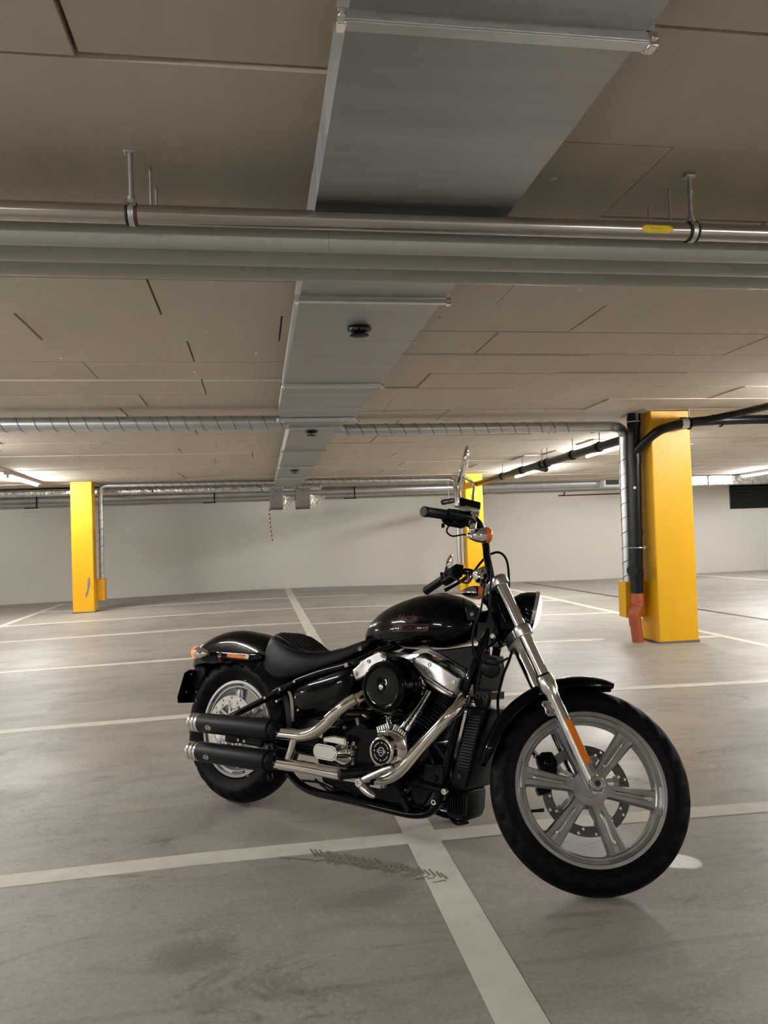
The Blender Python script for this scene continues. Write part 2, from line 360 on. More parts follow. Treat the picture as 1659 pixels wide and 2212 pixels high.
# herringbone tyre print left of the front wheel
mb = MB(); rnd = random.Random(5)
def quad(c, d, L, w_):
    d = A(d) / np.linalg.norm(d); n = A([-d[1], d[0]]) * w_ / 2; c = A(c)
    e = [c - n, c + d * L - n * .6, c + n, c + d * L + n * .6]
    mb.hexa([(x, y, zf(x) + z) for z in (-.002, .0026) for x, y in e])
for i in range(26):
    t = i / 25; c = A([.175 + .43 * t, 2.925 - .25 * t - .05 * t * t]); ax = A([.42, -.30]) / .52; nn = A([-ax[1], ax[0]])
    quad(c + nn * .004, nn * .8 - ax * (.75 + .2 * rnd.random()), .05 + .022 * rnd.random(), .0105)
    if i > 2 and (i % 3 or i < 18): quad(c - nn * .006, -nn * .8 - ax * .8, .028 + .03 * rnd.random(), .0095)
for i in range(6): quad((.05 + .02 * i, 2.945 - .008 * i), (.5, -.5), .022, .012)
t_ = obj('tire_mark', mb, 'stain', floor, smooth=0); t_['kind'] = 'stuff'
# ================================================================== columns
def column(x0, x1, y0, y1, label, guards=()):
    b = thing('column', label, 'column', ((x0 + x1) / 2, (y0 + y1) / 2, min(zf(x0), zf(x1))), 'yellow concrete columns')
    z0 = min(zf(x0), zf(x1)) - .02
    mb = MB(); mb.hexa([(x, y, z0 if k == 0 else zc(y) + .02) for k in (0, 1) for y in (y0, y1) for x in (x0, x1)])
    obj('shaft', mb, 'yellow', b, bevel=.012)
    mb = MB(); d = .006
    mb.hexa([(x, y, z) for z in (z0, z0 + .045) for y in (y0 - d, y1 + d) for x in (x0 - d, x1 + d)])
    obj('foot_joint', mb, 'slab', b, bevel=.003)
    return b
column(4.005, 4.445, 7.4, 7.75, 'large yellow column with black downpipe and orange drain bend beside it')
column(-3.125, -2.77, 13.9, 14.15, 'yellow column left of the bike with a dark scuff low down')
column(3.80, 4.135, 13.9, 14.15, 'far yellow column seen behind the handlebar mirror')
obj('scuff_mark', MB().add([(-2.88 + .03 * s, 13.897, .2 + z) for s, z in ((-1.2, 0), (.2, .06), (1.6, .25), (1.3, .36), (.2, .33), (0, .16), (-1, .08))], [tuple(range(7))]), 'stain', bpy.data.objects['column.001'], smooth=0)
def guard_box(x0, x1, y0, y1, z0, z1, label):
    mb = MB().hexa([(x, y, z) for z in (z0, z1) for y in (y0, y1) for x in (x0, x1)])
    o = obj('guard_box', mb, 'yellow', bevel=.006); tag(o, label, 'guard box', 'guard boxes on the columns')
guard_box(3.775, 4.004, 7.64, 7.80, .20, .575, 'yellow guard box behind the orange drain pipe of the large column')
guard_box(-2.768, -2.64, 14.1, 14.3, .14, .51, 'yellow guard box low on the left column')
guard_box(3.665, 3.799, 13.98, 14.14, .0, .515, 'yellow guard box at the far column behind the handlebar')
# ================================================================== ventilation duct
hd = lambda y: 1.205 + (1.085 - .0147 * y if y < 7.0 else .982 - .0205 * (y - 7.0))     # underside height
duct = thing('ventilation_duct', 'flat galvanised ventilation duct along the ceiling with flanged joints', 'duct', (.54, 6, hd(6)))
def seg(ya, yb, xa0, xa1, xb0, xb1):
    mb = MB(); n = 9; g = .006
    for i in range(n):       # shallow cross-breaks in the sheet
        y0 = ya + (yb - ya) * i / n; y1 = ya + (yb - ya) * (i + 1) / n
        V = []
        for k in (0, 1):
            for y in (y0, y1):
                t = (y - ya) / (yb - ya); dz = (.008 if 5 < ya < 6 else .0035) * ((i + (y > y0)) % 2)
                for x in (xa0 + (xb0 - xa0) * t, xa1 + (xb1 - xa1) * t):
                    V.append((x, y, (hd(y) + dz) if k == 0 else zc(y) + .02))
        mb.hexa(V)
    return obj('duct_section', mb, 'galv', duct, smooth=0)
F1 = [-2.2, -.3, 1.567, 3.41, 5.30, 6.75]
for a, b in zip(F1[:-1], F1[1:]): seg(a, b, .215, .867, .215, .867)
seg(6.75, 7.18, .215, .867, .327, .795)
F2 = [7.18, 8.99, 10.71, 12.45, 14.1]
for a, b in zip(F2[:-1], F2[1:]): seg(a, b, .327, .795, .327, .795)
for y in F1 + F2[:-1]:
    x0, x1 = (.215, .867) if y < 7 else (.327, .795)
    z = hd(y); p = .024; hw = .013
    mb = MB(); mb.box(((x0 + x1) / 2, y - hw, z - p / 2 + .006), (x1 - x0 + .03, .008, p)); mb.box(((x0 + x1) / 2, y + hw, z - p / 2 + .006), (x1 - x0 + .03, .008, p))
    mb.box(((x0 + x1) / 2, y, z - p + .004), (x1 - x0 + .03, 2 * hw + .006, .006))
    obj('flange', mb, 'galvbar', duct, smooth=0, bevel=.0015)
    for xs, s in ((x0, -1), (x1, 1)):
        mb = MB().box((xs + s * .01, y, (z + zc(y)) / 2), (.022, 2 * hw + .008, zc(y) - z))
    obj('flange_side', mb, 'galvbar', duct, smooth=0, bevel=.0015)
    for xs, s in ((x0, -1), (x1, 1)):
        mb = MB().box((xs + s * .016, y - .003, z - p * .55), (.022, .034, .034)); mb.cyl((xs + s * .016, y - .026, z - p * .5), (xs + s * .016, y + .03, z - p * .5), .008, 8)
        obj('flange_corner', mb, 'chrome', duct, smooth=30, bevel=.003)
for y, x, s in [(3.9, .541, 1), (7.53, .545, 1), (11.28, .555, 1)]:
    z = hd(y); r = .062
    v = obj('air_valve', MB().lathe([(r * .55, .01), (r * .9, -.002), (r * 1.0, -.006), (r * .98, -.012), (r * .8, -.012), (r * .62, -.002)], (x, y, z), (0, 0, 1), 28), 'blackpipe', duct)
    obj('valve_disc', MB().lathe([(.005, .01), (.005, -.034), (.0, -.034)], (x, y, z), (0, 0, 1), 8).lathe([(0, -.030), (r * .78, -.034), (r * .80, -.038), (r * .5, -.043), (0, -.044)], (x, y, z), (0, 0, 1), 28), 'satin', v)
# ================================================================== pipes under the ceiling in front
def xr(r, y): return A([(X0 + .02, y, 0), (X1 - .02, y, 0)])
zp = 1.205 + 1.0
sp = thing('steel_pipe', 'shiny steel pipe across the ceiling, nearest pipe of the row, with yellow sticker', 'pipe', (.5, 2.475, zp))
obj('pipe_body', MB().cyl((-13.9, 2.475, zp), (16.9, 2.475, zp), .0302, 28), 'steel', sp)
for x in (-.355, 1.522, -2.3, 3.4):
    y, z = 2.475, zp
    cl = obj('pipe_clamp', MB().torus((x, y, z), (1, 0, 0), .0325, .0035, 28, 8).torus((x - .006, y, z), (1, 0, 0), .0325, .0035, 28, 8).torus((x + .006, y, z), (1, 0, 0), .0325, .0035, 28, 8)
             .box((x, y, z + .038), (.02, .022, .012)), 'galvbar', sp, bevel=.001)
    obj('rubber_lining', MB().torus((x - .014, y, z), (1, 0, 0), .0325, .0042, 28, 8), 'darkrubber', cl)
    obj('rubber_lining', MB().torus((x + .014, y, z), (1, 0, 0), .0325, .0042, 28, 8), 'redrubber' if x < 1 else 'darkrubber', cl)
    obj('clamp_screw', MB().cyl((x - .013, y - .034, z + .012), (x - .013, y - .026, z + .036), .0045, 8).cyl((x + .013, y - .034, z + .012), (x + .013, y - .026, z + .036), .0045, 8), 'chrome', cl)
    obj('hanger_tube', MB().cyl((x, y, z + .04), (x, y, zc(y) - .004), .0072, 14).cyl((x, y, z + .036), (x, y, z + .056), .0115, 8), 'rod', sp)
    obj('ceiling_plate', MB().box((x, y, zc(y) - .004), (.036, .03, .014)), 'galvbar', sp, bevel=.002)
st = MB()
xs = [1.335, 1.352, 1.435, 1.452]
ang = [-.62, -.2, .2, .55]
def on_pipe(x, a, r=.0307): return (x, 2.475 - r * math.cos(a), zp - r * math.sin(a) * -1)
ring = []
def stick(x0, x1, a0, a1):
    n = 6; V = []; F = []
    for i in range(n + 1):
        a = a0 + (a1 - a0) * i / n
        ins = .014 * (abs(2 * i / n - 1) ** 2)
        V += [on_pipe(x0 + ins, a), on_pipe(x1 - ins, a)]
    for i in range(n): F.append((2 * i, 2 * i + 1, 2 * i + 3, 2 * i + 2))
    return V, F
st.add(*stick(1.322, 1.437, -.58, .28)); sk = obj('sticker', st, 'sticker', sp)
tx = MB()
for i in range(9):
    x = 1.356 + .0048 * i
    V = [on_pipe(x, -.12, .0309), on_pipe(x + .0034, -.12, .0309), on_pipe(x + .0036, -.19 + .03 * (i % 3), .0309), on_pipe(x + .0002, -.19 + .03 * (i % 2), .0309)]
    tx.add(V, [(0, 1, 2, 3)])
obj('small_print', tx, 'ink', sk, smooth=0)
for y, lab in ((2.588, 'grey plastic pipe right behind the steel pipe, nearest of the three'), (2.738, 'middle one of the three grey plastic pipes under the ceiling'), (2.888, 'rearmost of the three grey plastic pipes under the ceiling')):
    z = 1.205 + .99
    g = thing('plastic_pipe', lab, 'pipe', (.5, y, z), 'grey plastic pipes under the ceiling')
    obj('pipe_body', MB().cyl((-13.9, y, z), (16.9, y, z), .051, 36), 'pvc', g)
    for x in (-.31, 1.51, -2.2, 3.4):
        obj('hanger_rod', MB().cyl((x, y, z + .048), (x, y, zc(y) + .004), .0042, 8), 'rod', g)
    if y < 2.6: obj('joint_mark', MB().torus((.262, y, z), (1, 0, 0), .0508, .0012, 32, 6), 'ochre', g)
# ================================================================== spiral ducts
def spiral_duct(label, path, r, bends=3, pitch=.135, seam_legs=(0,), name='spiral_duct', loc=None):
    t = thing(name, label, 'duct', loc or path[0], 'round spiral ducts')
    P = smooth_path(path, 8) if len(path) > 2 else A(path, float)
    obj('pipe_body', MB().tube(P, r, 24, 1), 'spiral', t)
    return t
def seam(t, a, b, r, pitch):
    a = A(a, float); b = A(b, float); L = np.linalg.norm(b - a); u, v, w_ = frame(b - a); n = int(L / pitch); mb = MB()
    k = 14
    pts = [a + w_ * (i / (n * k) * L) + (r + .0006) * (math.cos(2 * math.pi * i / k) * u + math.sin(2 * math.pi * i / k) * v) for i in range(n * k + 1)]
    o = obj('spiral_seam', mb.tube(pts, .0042, 4, 1), 'seam', t); return o
zs = 2.2
t = spiral_duct('thin spiral duct along the ceiling left of the main duct', [(-9.4, 7.05, 2.222), (.292, 7.05, 2.2)], .062)
seam(t, (-8, 7.05, 2.219), (.3, 7.05, 2.2), .062, .138)
obj('hanging_wire', MB().tube([(-1.26, 7.0, 2.14), (-1.27, 7.0, 2.06), (-1.30, 6.98, 2.01), (-1.35, 6.99, 1.98), (-1.40, 7.0, 1.995)], .003, 6).tube([(-1.24, 7.0, 2.14), (-1.22, 7.0, 2.05), (-1.25, 7.0, 2.02), (-1.27, 7.0, 2.06)], .0025, 6), 'rod', t)
t = spiral_duct('thin spiral duct right of the main duct turning down beside the large column', [(.79, 7.62, 2.2), (3.3, 7.62, 2.2), (3.70, 7.64, 2.2), (3.80, 7.67, 2.185), (3.855, 7.69, 2.13), (3.86, 7.7, 2.02), (3.855, 7.7, 1.6), (3.845, 7.7, .57)], .055)
seam(t, (.82, 7.62, 2.2), (3.25, 7.62, 2.2), .056, .138); seam(t, (3.86, 7.7, 1.95), (3.845, 7.7, .58), .056, .138)
for x in (3.0,): obj('pipe_clamp', MB().torus((x, 7.62, 2.2), (1, 0, 0), .058, .006, 28, 8).torus((x + .05, 7.62, 2.2), (1, 0, 0), .058, .005, 28, 8), 'galvbar', t)
t = spiral_duct('far spiral duct left of the main duct turning down at the left column', [(.33, 14.22, 2.128), (-2.3, 14.22, 2.132), (-2.58, 14.22, 2.13), (-2.66, 14.22, 2.10), (-2.69, 14.22, 2.02), (-2.692, 14.2, 1.6), (-2.70, 14.2, .5)], .04)
seam(t, (.3, 14.22, 2.128), (-2.2, 14.22, 2.132), .041, .14); seam(t, (-2.69, 14.2, 1.9), (-2.70, 14.2, .52), .041, .14)
t = spiral_duct('far spiral duct right of the main duct turning down at the far column', [(.79, 14.2, 2.128), (3.3, 14.2, 2.105), (3.56, 14.2, 2.10), (3.65, 14.2, 2.07), (3.685, 14.2, 2.0), (3.69, 14.1, 1.6), (3.70, 14.08, .5)], .04)
seam(t, (.8, 14.2, 2.128), (3.2, 14.2, 2.106), .041, .14)
# big round duct along the back wall
wd = thing('wall_duct', 'wide round sheet metal duct along the back wall', 'duct', (2, 16.45, 2.05))
obj('pipe_body', MB().cyl((-11, 16.45, 2.0), (8.4, 16.45, 2.09), .125, 28), 'spiral', wd)
for x in np.arange(-10.5, 8.3, .62): obj('duct_joint', MB().torus((x, 16.45, 2.0 + (x + 11) * .00464), (1, 0, 0), .1255, .004, 28, 6), 'galv', wd)
for x in (-7.2, -4.3, -.85, 2.05, 4.85):
    zz = 2.0 + (x + 11) * .00464
    obj('duct_bracket', MB().box((x, 16.3, zz - .02), (.02, .02, .30)).box((x - .1, 16.3, zz - .175), (.26, .03, .02)), 'satin', wd)
rd = thing('wall_duct', 'bright flat duct under the ceiling right of the large column', 'duct', (11, 15.5, 2.03))
for a, b in ((9.1, 9.62), (9.64, 11.2), (11.22, 13.2), (13.22, 15.2)): obj('duct_section', MB().box(((a + b) / 2, 15.6, 2.035), (b - a, .35, .20)), 'foil', rd, bevel=.01)
fd = thing('foil_duct', 'flat foil wrapped duct in front of the back wall', 'duct', (-4, 15.1, 2.07))
for a, b in ((-10, -4.6), (-4.58, -1.9), (-1.88, .1), (.12, 1.24)): obj('duct_section', MB().box(((a + b) / 2, 15.1, 2.065), (b - a, .5, .075)), 'foil', fd, bevel=.012)
for x0, x1, lab in ((.245, .49, 'left square sheet metal outlet box hanging at the end of the main duct'), (.735, 1.0, 'right square outlet box with crumpled foil sleeve at the end of the main duct')):
    vb = thing('outlet_box', lab, 'vent', ((x0 + x1) / 2, 14.75, 1.84), 'outlet boxes at the duct end')
    kx = .75 if x0 < .5 else 1.
    mb = MB(); pr = [(14.72, 2.03), (14.70, 1.75), (14.72, 1.68), (14.80, 1.645), (15.05, 1.645), (15.05, 2.03)]
    mb.loft([A([(x, y, z) for y, z in pr]) for x in (x0, x1)]); obj('box_shell', mb, 'boxsheet', vb, smooth=30, bevel=.006)
    mb = MB().loft([A([(x, y, z) for y, z in ((14.82 + d, 1.98 + e), (14.82 + d, 1.66 + f), (15.0 + d, 1.66 + f), (15.0 + d, 1.98 + e))]) for x, d, e, f in ((x1 - .02, 0, -.06, 0), (x1 + .1 * kx, .02, -.08, .03), (x1 + .2 * kx, .03, -.08, .10), (x1 + .3 * kx, .03, -.09, .2))])
    obj('foil_sleeve', mb, 'foil', vb, smooth=0)
    obj('box_screw', MB().cyl((x0 + .12, 14.715, 1.99), (x0 + .12, 14.70, 1.99), .008, 8).cyl((x0 + .12, 14.70, 1.78), (x0 + .12, 14.685, 1.78), .008, 8), 'satin', vb)
tp = thing('warning_tape', 'thin red and white tape hanging from the left outlet box', 'tape', (.2, 14.6, 1.65))
for i in range(16):
    z0 = 1.66 - .04 * i; xx = .234 + .0012 * i * (i / 6)
    obj('tape_stripe', MB().box((xx, 14.735, z0 - .02), (.022, .004, .041)), 'tapered' if i % 2 == 0 else 'tapewhite', tp, smooth=0)
# dark opening in the back wall at right, unit, thin red pipe
g = thing('wall_grille', 'black louvred opening high in the back wall at right', 'grille', (12, 16.98, 1.7))
obj('frame', MB().box((12.3, 16.985, 1.70), (2.3, .05, .55)), 'lidblack', g, bevel=.005)
for i in range(7): obj('louvre', MB().box((12.3, 16.955, 1.475 + i * .075), (2.24, .02, .05), Matrix.Rotation(.5, 3, 'X')), 'lidblack', g, smooth=0)
obj('top_rail', MB().box((12.3, 16.95, 1.965), (2.3, .04, .035)), 'satin', g)
u = thing('wall_unit', 'small white ventilation unit with dark grille beside the round wall duct', 'vent', (7.9, 16.3, 2.08))
obj('casing', MB().box((7.85, 16.3, 2.07), (.55, .3, .18)), 'lamphouse', u, bevel=.01)
obj('grille', MB().box((7.78, 16.146, 2.08), (.30, .012, .10)), 'lidblack', u, bevel=.003)
tag(obj('water_pipe', MB().tube([(7.0, 16.98, 1.93), (7.0, 16.98, 1.86), (7.05, 16.98, 1.85), (9.6, 16.98, 1.87)], .014, 10, 3), 'redrubber'), 'thin dark red pipe along the back wall under the round duct', 'pipe')
# ================================================================== black drain pipes
dp = thing('drain_pipe', 'black drain pipe under the ceiling from the large column to the far column', 'pipe', (4.03, 11, 2.05))
P0, P1 = A([3.98, 7.75, 2.105]), A([4.03, 13.88, 1.99])
def at(y): return P0 + (P1 - P0) * (y - P0[1]) / (P1[1] - P0[1])
obj('pipe_body', MB().cyl(P0, P1, .05, 24), 'blackpipe', dp)
for y in (8.55, 9.35, 10.25, 10.45, 11.3, 12.3):
    obj('coupling', MB().cyl(at(y), at(y + .16), .058, 24), 'blackpipe', dp)
    obj('clamp_band', MB().torus(at(y + .02), P1 - P0, .058, .006, 28, 8), 'satin', dp)
    p = at(y + .02); obj('hanger_rod', MB().cyl(p + A([0, 0, .05]), (p[0], p[1], zc(y) + .002), .004, 8), 'satin', dp)
obj('branch_stub', MB().cyl(at(10.75) + A([0, 0, -.02]), at(10.35) + A([-.0, 0, -.085]), .04, 20), 'blackpipe', dp)
d2 = thing('drain_pipe', 'short black pipe end hanging left of the far column', 'pipe', (3.7, 14.9, 1.7))
obj('pipe_body', MB().cyl((3.62, 15.0, 1.70), (4.3, 15.2, 1.80), .045, 20), 'blackpipe', d2)
for t_ in (.02, .2): obj('coupling', MB().cyl(A([3.62, 15.0, 1.70]) + t_ * A([.68, .2, .1]), A([3.62, 15., 1.70]) + (t_ + .12) * A([.68, .2, .1]), .055, 20), 'blackpipe', d2)
obj('hanger_rod', MB().cyl((3.77, 15.05, 1.76), (3.77, 15.05, zc(15.05)), .006, 8), 'rod', d2)
dn = thing('downpipe', 'vertical black downpipe with orange bend at the left side of the large column', 'pipe', (3.9, 7.55, zf(3.9)))
VX, VY = 3.885, 7.56
obj('pipe_body', MB().cyl((VX + .022, VY, zc(VY) + .01), (VX - .018, VY, .45), .064, 28), 'blackpipe', dn)
for z, h in ((2.19, .10), (1.80, .12), (1.06, .06), (.62, .09)):
    obj('coupling', MB().cyl((VX + .022 - (2.3 - z) * .0216, VY, z + h), (VX + .022 - (2.3 - z) * .0216, VY, z), .0695, 28), 'blackpipe', dn)
obj('clamp_band', MB().torus((VX - .003, VY, .93), (0, 0, 1), .067, .007, 28, 8).cyl((VX + .06, VY - .03, .93), (4.0, VY - .03, .93), .006, 8).box((VX + .045, VY - .062, .93), (.02, .02, .028)), 'galvbar', dn)
obj('clamp_band', MB().torus((VX + .02, VY, 2.24), (0, 0, 1), .068, .007, 28, 8), 'galvbar', dn)
obj('white_cap', MB().lathe([(0, .0), (.016, .0), (.013, .012), (0, .014)], (VX - .03, VY - .060, 1.55), (-.4, -1, .0), 14), 'plug', dn)
obj('cleanout_cap', MB().cyl((VX - .02, VY - .01, .70), (VX - .10, VY - .09, .70), .050, 24).cyl((VX - .10, VY - .09, .70), (VX - .118, VY - .108, .70), .058, 24), 'blackpipe', dn)
ob = obj('orange_bend', MB().tube([(VX - .018, VY, .47), (VX - .018, VY, .36), (VX - .025, VY - .005, .32), (VX - .055, VY - .01, .275), (VX - .062, VY - .01, .23), (VX - .045, VY, .12), (VX - .025, VY, -.08)], .060, 24, 6), 'orange', dn)
obj('bend_collar', MB().cyl((VX - .018, VY, .375), (VX - .018, VY, .46), .0665, 28).cyl((VX - .060, VY - .01, .225), (VX - .046, VY, .13), .066, 28).torus((VX - .024, VY - .004, .322), (.35, .1, 1), .0625, .004, 28, 6), 'orange', ob)
br = obj('branch_pipe', MB().tube([(VX + .005, VY, 1.86), (VX + .03, VY - .04, 1.94), (VX + .10, VY - .16, 2.05), (VX + .17, VY - .235, 2.115), (VX + .25, VY - .262, 2.145), (4.3, 7.28, 2.18), (4.6, 7.26, 2.203), (5.4, 7.25, 2.21)], .0475, 24, 6), 'blackpipe', dn)
for x, z in ((4.27, 2.178), (4.62, 2.203)):
    obj('coupling_sleeve', MB().cyl((x, 7.28, z), (x + .07, 7.275, z + .003), .054, 28), 'galvbar', dn)
    obj('clamp_band', MB().torus((x + .09, 7.275, z), (1, 0, 0), .056, .008, 28, 8).box((x + .03, 7.275, z + .056), (.07, .02, .014)), 'satin', dn)
obj('hanger_rod', MB().cyl((4.36, 7.275, 2.23), (4.36, 7.275, zc(7.28)), .007, 8), 'rod', dn)
hp = thing('drain_pipe', 'long black pipe running off to the right from the large column', 'pipe', (7, 7.25, 2.21))
obj('pipe_body', MB().cyl((5.39, 7.25, 2.21), (16.9, 7.25, 2.25), .046, 24), 'blackpipe', hp)
db = thing('drain_pipe', 'slanted black branch pipe coming forward at the upper right edge', 'pipe', (4.8, 6.8, 2.24))
obj('pipe_body', MB().tube([(4.50, 7.27, 2.21), (4.62, 7.10, 2.222), (4.75, 6.7, 2.24), (4.9, 5.2, 2.275), (5.0, 3.9, 2.30)], .035, 20, 5), 'blackpipe', db)
# ================================================================== strip lights
def lamp(i, x, ya, yb, label):
    ym = (ya + yb) / 2; t = thing('strip_light', label, 'lamp', (x, ym, zc(ym)), 'fluorescent strip lights')
    sl = lambda y: zc(y)
    obj('housing', MB().hexa([(x + s, y, sl(y) + z) for z in (-.055, .002) for y in (ya - .03, yb + .03) for s in (-.05, .05)]), 'lamphouse', t, bevel=.004)
    obj('tube', MB().cyl((x, ya, sl(ya) - .075), (x, yb, sl(yb) - .075), .02, 12), 'lamp', t)
    for y in (ya, yb): obj('tube_holder', MB().box((x, y, sl(y) - .065), (.035, .03, .06)), 'lamphouse', t, bevel=.003)
LAB = {0: 'lit strip light left of the left yellow column at the photo edge', 5: 'lit strip light half hidden behind the sloping black pipe near the far column', 6: 'lit strip light just left of the large yellow column',
       10: 'lit strip light near the bright duct at the right photo edge'}
ORD = ['first', 'second', 'third', 'fourth', 'fifth', 'sixth']; cnt = {}
for i, (x, a, b) in enumerate(LAMPS):
    row = 'left' if -5 < x < 0 else 'middle' if 0 < x < 6 else 'right' if x > 6 else 'far left'
    k = cnt[row] = cnt.get(row, -1) + 1
    lamp(i, x, a, b, LAB.get(i, 'fluorescent strip light outside the view, %s from the back wall in the %s row' % (ORD[k], row)))
# ================================================================== motorcycle (x forward, y to its left, z up; origin under the rear axle)
BR = Matrix(((.710398, .692834, .123755), (-.703777, .700738, .116898), (-.005729, -.17014, .985403)))
bike = bpy.data.objects.new('motorcycle', None); COL.objects.link(bike); bike.empty_display_size = .2
bike.matrix_world = Matrix.Translation((-.12761, 3.60472, .00124)) @ BR.to_4x4() @ Matrix.Rotation(.0039, 4, 'Y')
tag(bike, 'black cruiser motorcycle leaning on its stand across the white line', 'motorcycle')
OFF[bike.name] = A([0, 0, 0])
STR = A([[.86917, -.48871, -.075534], [.48871, .825561, .282157], [-.075534, -.282157, .95639]]); SPV = A([1.604, 0, .317])
def st_(V): return (A(V) - SPV) @ STR.T + SPV         # turns the front end to its left lock
FA = A([1.63, 0, .3315]); SAX = A([-.5, 0, .8660254]); SOF = A([.8660254, 0, .5])
def fk(d, y, off=0.): return FA + SAX * d + SOF * off + A([0, y, 0])
def P(name, mb, m, parent=bike, **k): return obj(name, mb, m, parent, **k)
def FP(name, mb, m, parent=bike, **k): return obj(name, mb, m, parent, xf=st_, **k)
BOLT = mesh_from('bolt', MB().lathe([(0, -.004), (.0085, -.004), (.0085, .003), (.007, .0055), (.0042, .0055), (.0036, .002), (0, .002)], (0, 0, 0), (0, -1, 0), 14), 'chrome')
BOLTD = mesh_from('bolt', MB().lathe([(0, -.004), (.0085, -.004), (.0085, .003), (.007, .0055), (.0042, .0055), (.0036, .002), (0, .002)], (0, 0, 0), (0, -1, 0), 14), 'satin')
def bolt(parent, x, y, z, s=1., m=BOLT): return share('bolt', m, parent, (x, y, z), scale=s)
# ------------------------------------------------------------------ wheels
def tire(name, c, R, wd, h, xf=None):
    mb = MB(); n = 168; rings = []
    prof = []
    for t in np.linspace(-1, 1, 25):                # carcass outline from bead to bead
        a = t * math.radians(128)
        prof.append((R - h * .52 + h * .52 * math.cos(a) if abs(t) < .7 else R - h * .52 + h * .52 * math.cos(a), wd / 2 * math.sin(a) * (1.0)))
    prof[0] = (R - h * .92, -wd * .36); prof[-1] = (R - h * .92, wd * .36)
    full = [(r, y) for r, y in prof] + [(R - h * .98, wd * .33), (R - h * .98, -wd * .33)]
    for i in range(n):
        a = 2 * math.pi * i / n; ring = []
        for j, (r, y) in enumerate(full):
            if j < 25:
                t = -1 + 2 * j / 24; s = abs(t)
                k = (i + (2 if t > 0 else 5) + int(s * 9)) % 7
                if .28 < s < .62 and k in (0, 1): r = r - .0085; y *= .97
                if .10 < s < .20 and (i + int(t > 0) * 3) % 7 == 3: r = r - .003
            ring.append((c[0] + r * math.cos(a), c[1] + y, c[2] + r * math.sin(a)))
        rings.append(ring)
    mb.loft(rings, cap=False, closed=True)
    return obj(name, mb, 'rubber', bike, smooth=50, xf=xf)
def wheel(name, c, Rr, hw, Rin, xf, hub_r, spoke_w, a0):
    mb = MB()
    prof = [(Rr, -hw), (Rr - .003, -hw - .004), (Rr - .014, -hw - .0045), (Rr - .0165, -hw - .002), (Rr - .018, -hw + .010), (Rr - .026, -hw + .011), (Rr - .028, -hw + .004), (Rin + .004, -hw + .004), (Rin, -hw * .75), (Rin, -hw * .42), (Rin, 0)]
    prof = prof + [(r, -y) for r, y in prof[-2::-1]] + [(Rr - .004, hw * .7), (Rin + .012, hw * .3), (Rin + .012, -hw * .3), (Rr - .004, -hw * .7)]
    mb.lathe(prof, c, (0, 1, 0), 96, closed=True)
    whl = obj(name, mb, 'alloy', bike, smooth=32, xf=xf)
    for k in range(6):
        a = a0 + k * math.pi / 3; u = A([math.cos(a), 0, math.sin(a)]); v = A([-math.sin(a), 0, math.cos(a)]); yv = A([0, 1, 0]); rings = []
        for r, w_, t_ in ((hub_r * .7, .024, .022), (hub_r + .010, .0225, .021), ((hub_r + Rin) / 2, spoke_w * .43, .018), (Rin - .016, spoke_w * .50, .018), (Rin - .005, spoke_w * .55, .020), (Rin + .010, spoke_w * .64, hw * .6)):
            q = []
            for sx, sy in ((-1, -.55), (-.8, -1), (-.30, -1), (-.22, -1), (.22, -1), (.30, -1), (.8, -1), (1, -.55), (1, .55), (.8, 1), (-.8, 1), (-1, .55)):
                ad = -.004 if (abs(sx) < .28 and sy < 0 and hub_r + .02 < r < Rin - .012) else 0
                q.append(A(c) + u * r + v * w_ * sx + yv * (t_ * sy + ad - .006))
            rings.append(q)
        s = obj('spoke', MB().loft(rings), 'alloy', whl, smooth=35, xf=xf)
        # raised rib down the middle
        p = lambda r, e=0: A(c) + u * r + yv * (-.0215 + e)
        obj_r = [p(hub_r + .018, .004), p(hub_r + .03, -.001), p((hub_r + Rin) / 2, .001), p(Rin - .032, -.0015), p(Rin - .022, .005)]
        mbs = MB().tube(obj_r, [.004, .0085, .0085, .0085, .004], 10, 4)
        # joined into the spoke mesh as its pressed rib
        me = mesh_from('rib', MB().add(mbs.V if xf is None else [tuple(q) for q in xf(A(mbs.V))], mbs.F), None, 50)
        bm = bmesh.new(); bm.from_mesh(s.data); bm.from_mesh(me); bm.to_mesh(s.data); bm.free(); bpy.data.meshes.remove(me)
        # pad where the spoke meets the rim
        ar = []
        for q in np.linspace(-.19, .19, 7): ar.append((q))
        rings = []
        for q in ar:
            uu = A([math.cos(a + q), 0, math.sin(a + q)])
            rings.append([A(c) + uu * r_ + yv * y_ for r_, y_ in ((Rin - .0035, -hw * .5), (Rr - .018, -hw - .003), (Rr - .018, -hw * .3), (Rin - .0035, hw * .5))])
        obj('rim_pad', MB().loft(rings), 'alloy', whl, smooth=20, xf=xf, bevel=.001)
    mb = MB().lathe([(0, -.048), (hub_r * .55, -.046), (hub_r * .57, -.042), (hub_r * .98, -.041), (hub_r, -.037), (hub_r * .86, -.024), (hub_r * .84, .024), (hub_r, .036), (hub_r, .045), (0, .046)], c, (0, 1, 0), 48)
    V = A(mb.V)                                      # scalloped hub edge
    d = V - A(c); rr = np.hypot(d[:, 0], d[:, 2]); an = np.arctan2(d[:, 2], d[:, 0])
    k = np.where(rr > hub_r * .9, 1 - .055 * np.cos(6 * (an - a0)) ** 2 + .0, 1); V[:, 0] = c[0] + d[:, 0] * k; V[:, 2] = c[2] + d[:, 2] * k
    mb.V = [tuple(v) for v in V]
    obj('hub', mb, 'alloy', whl, smooth=30, xf=xf)
    return whl
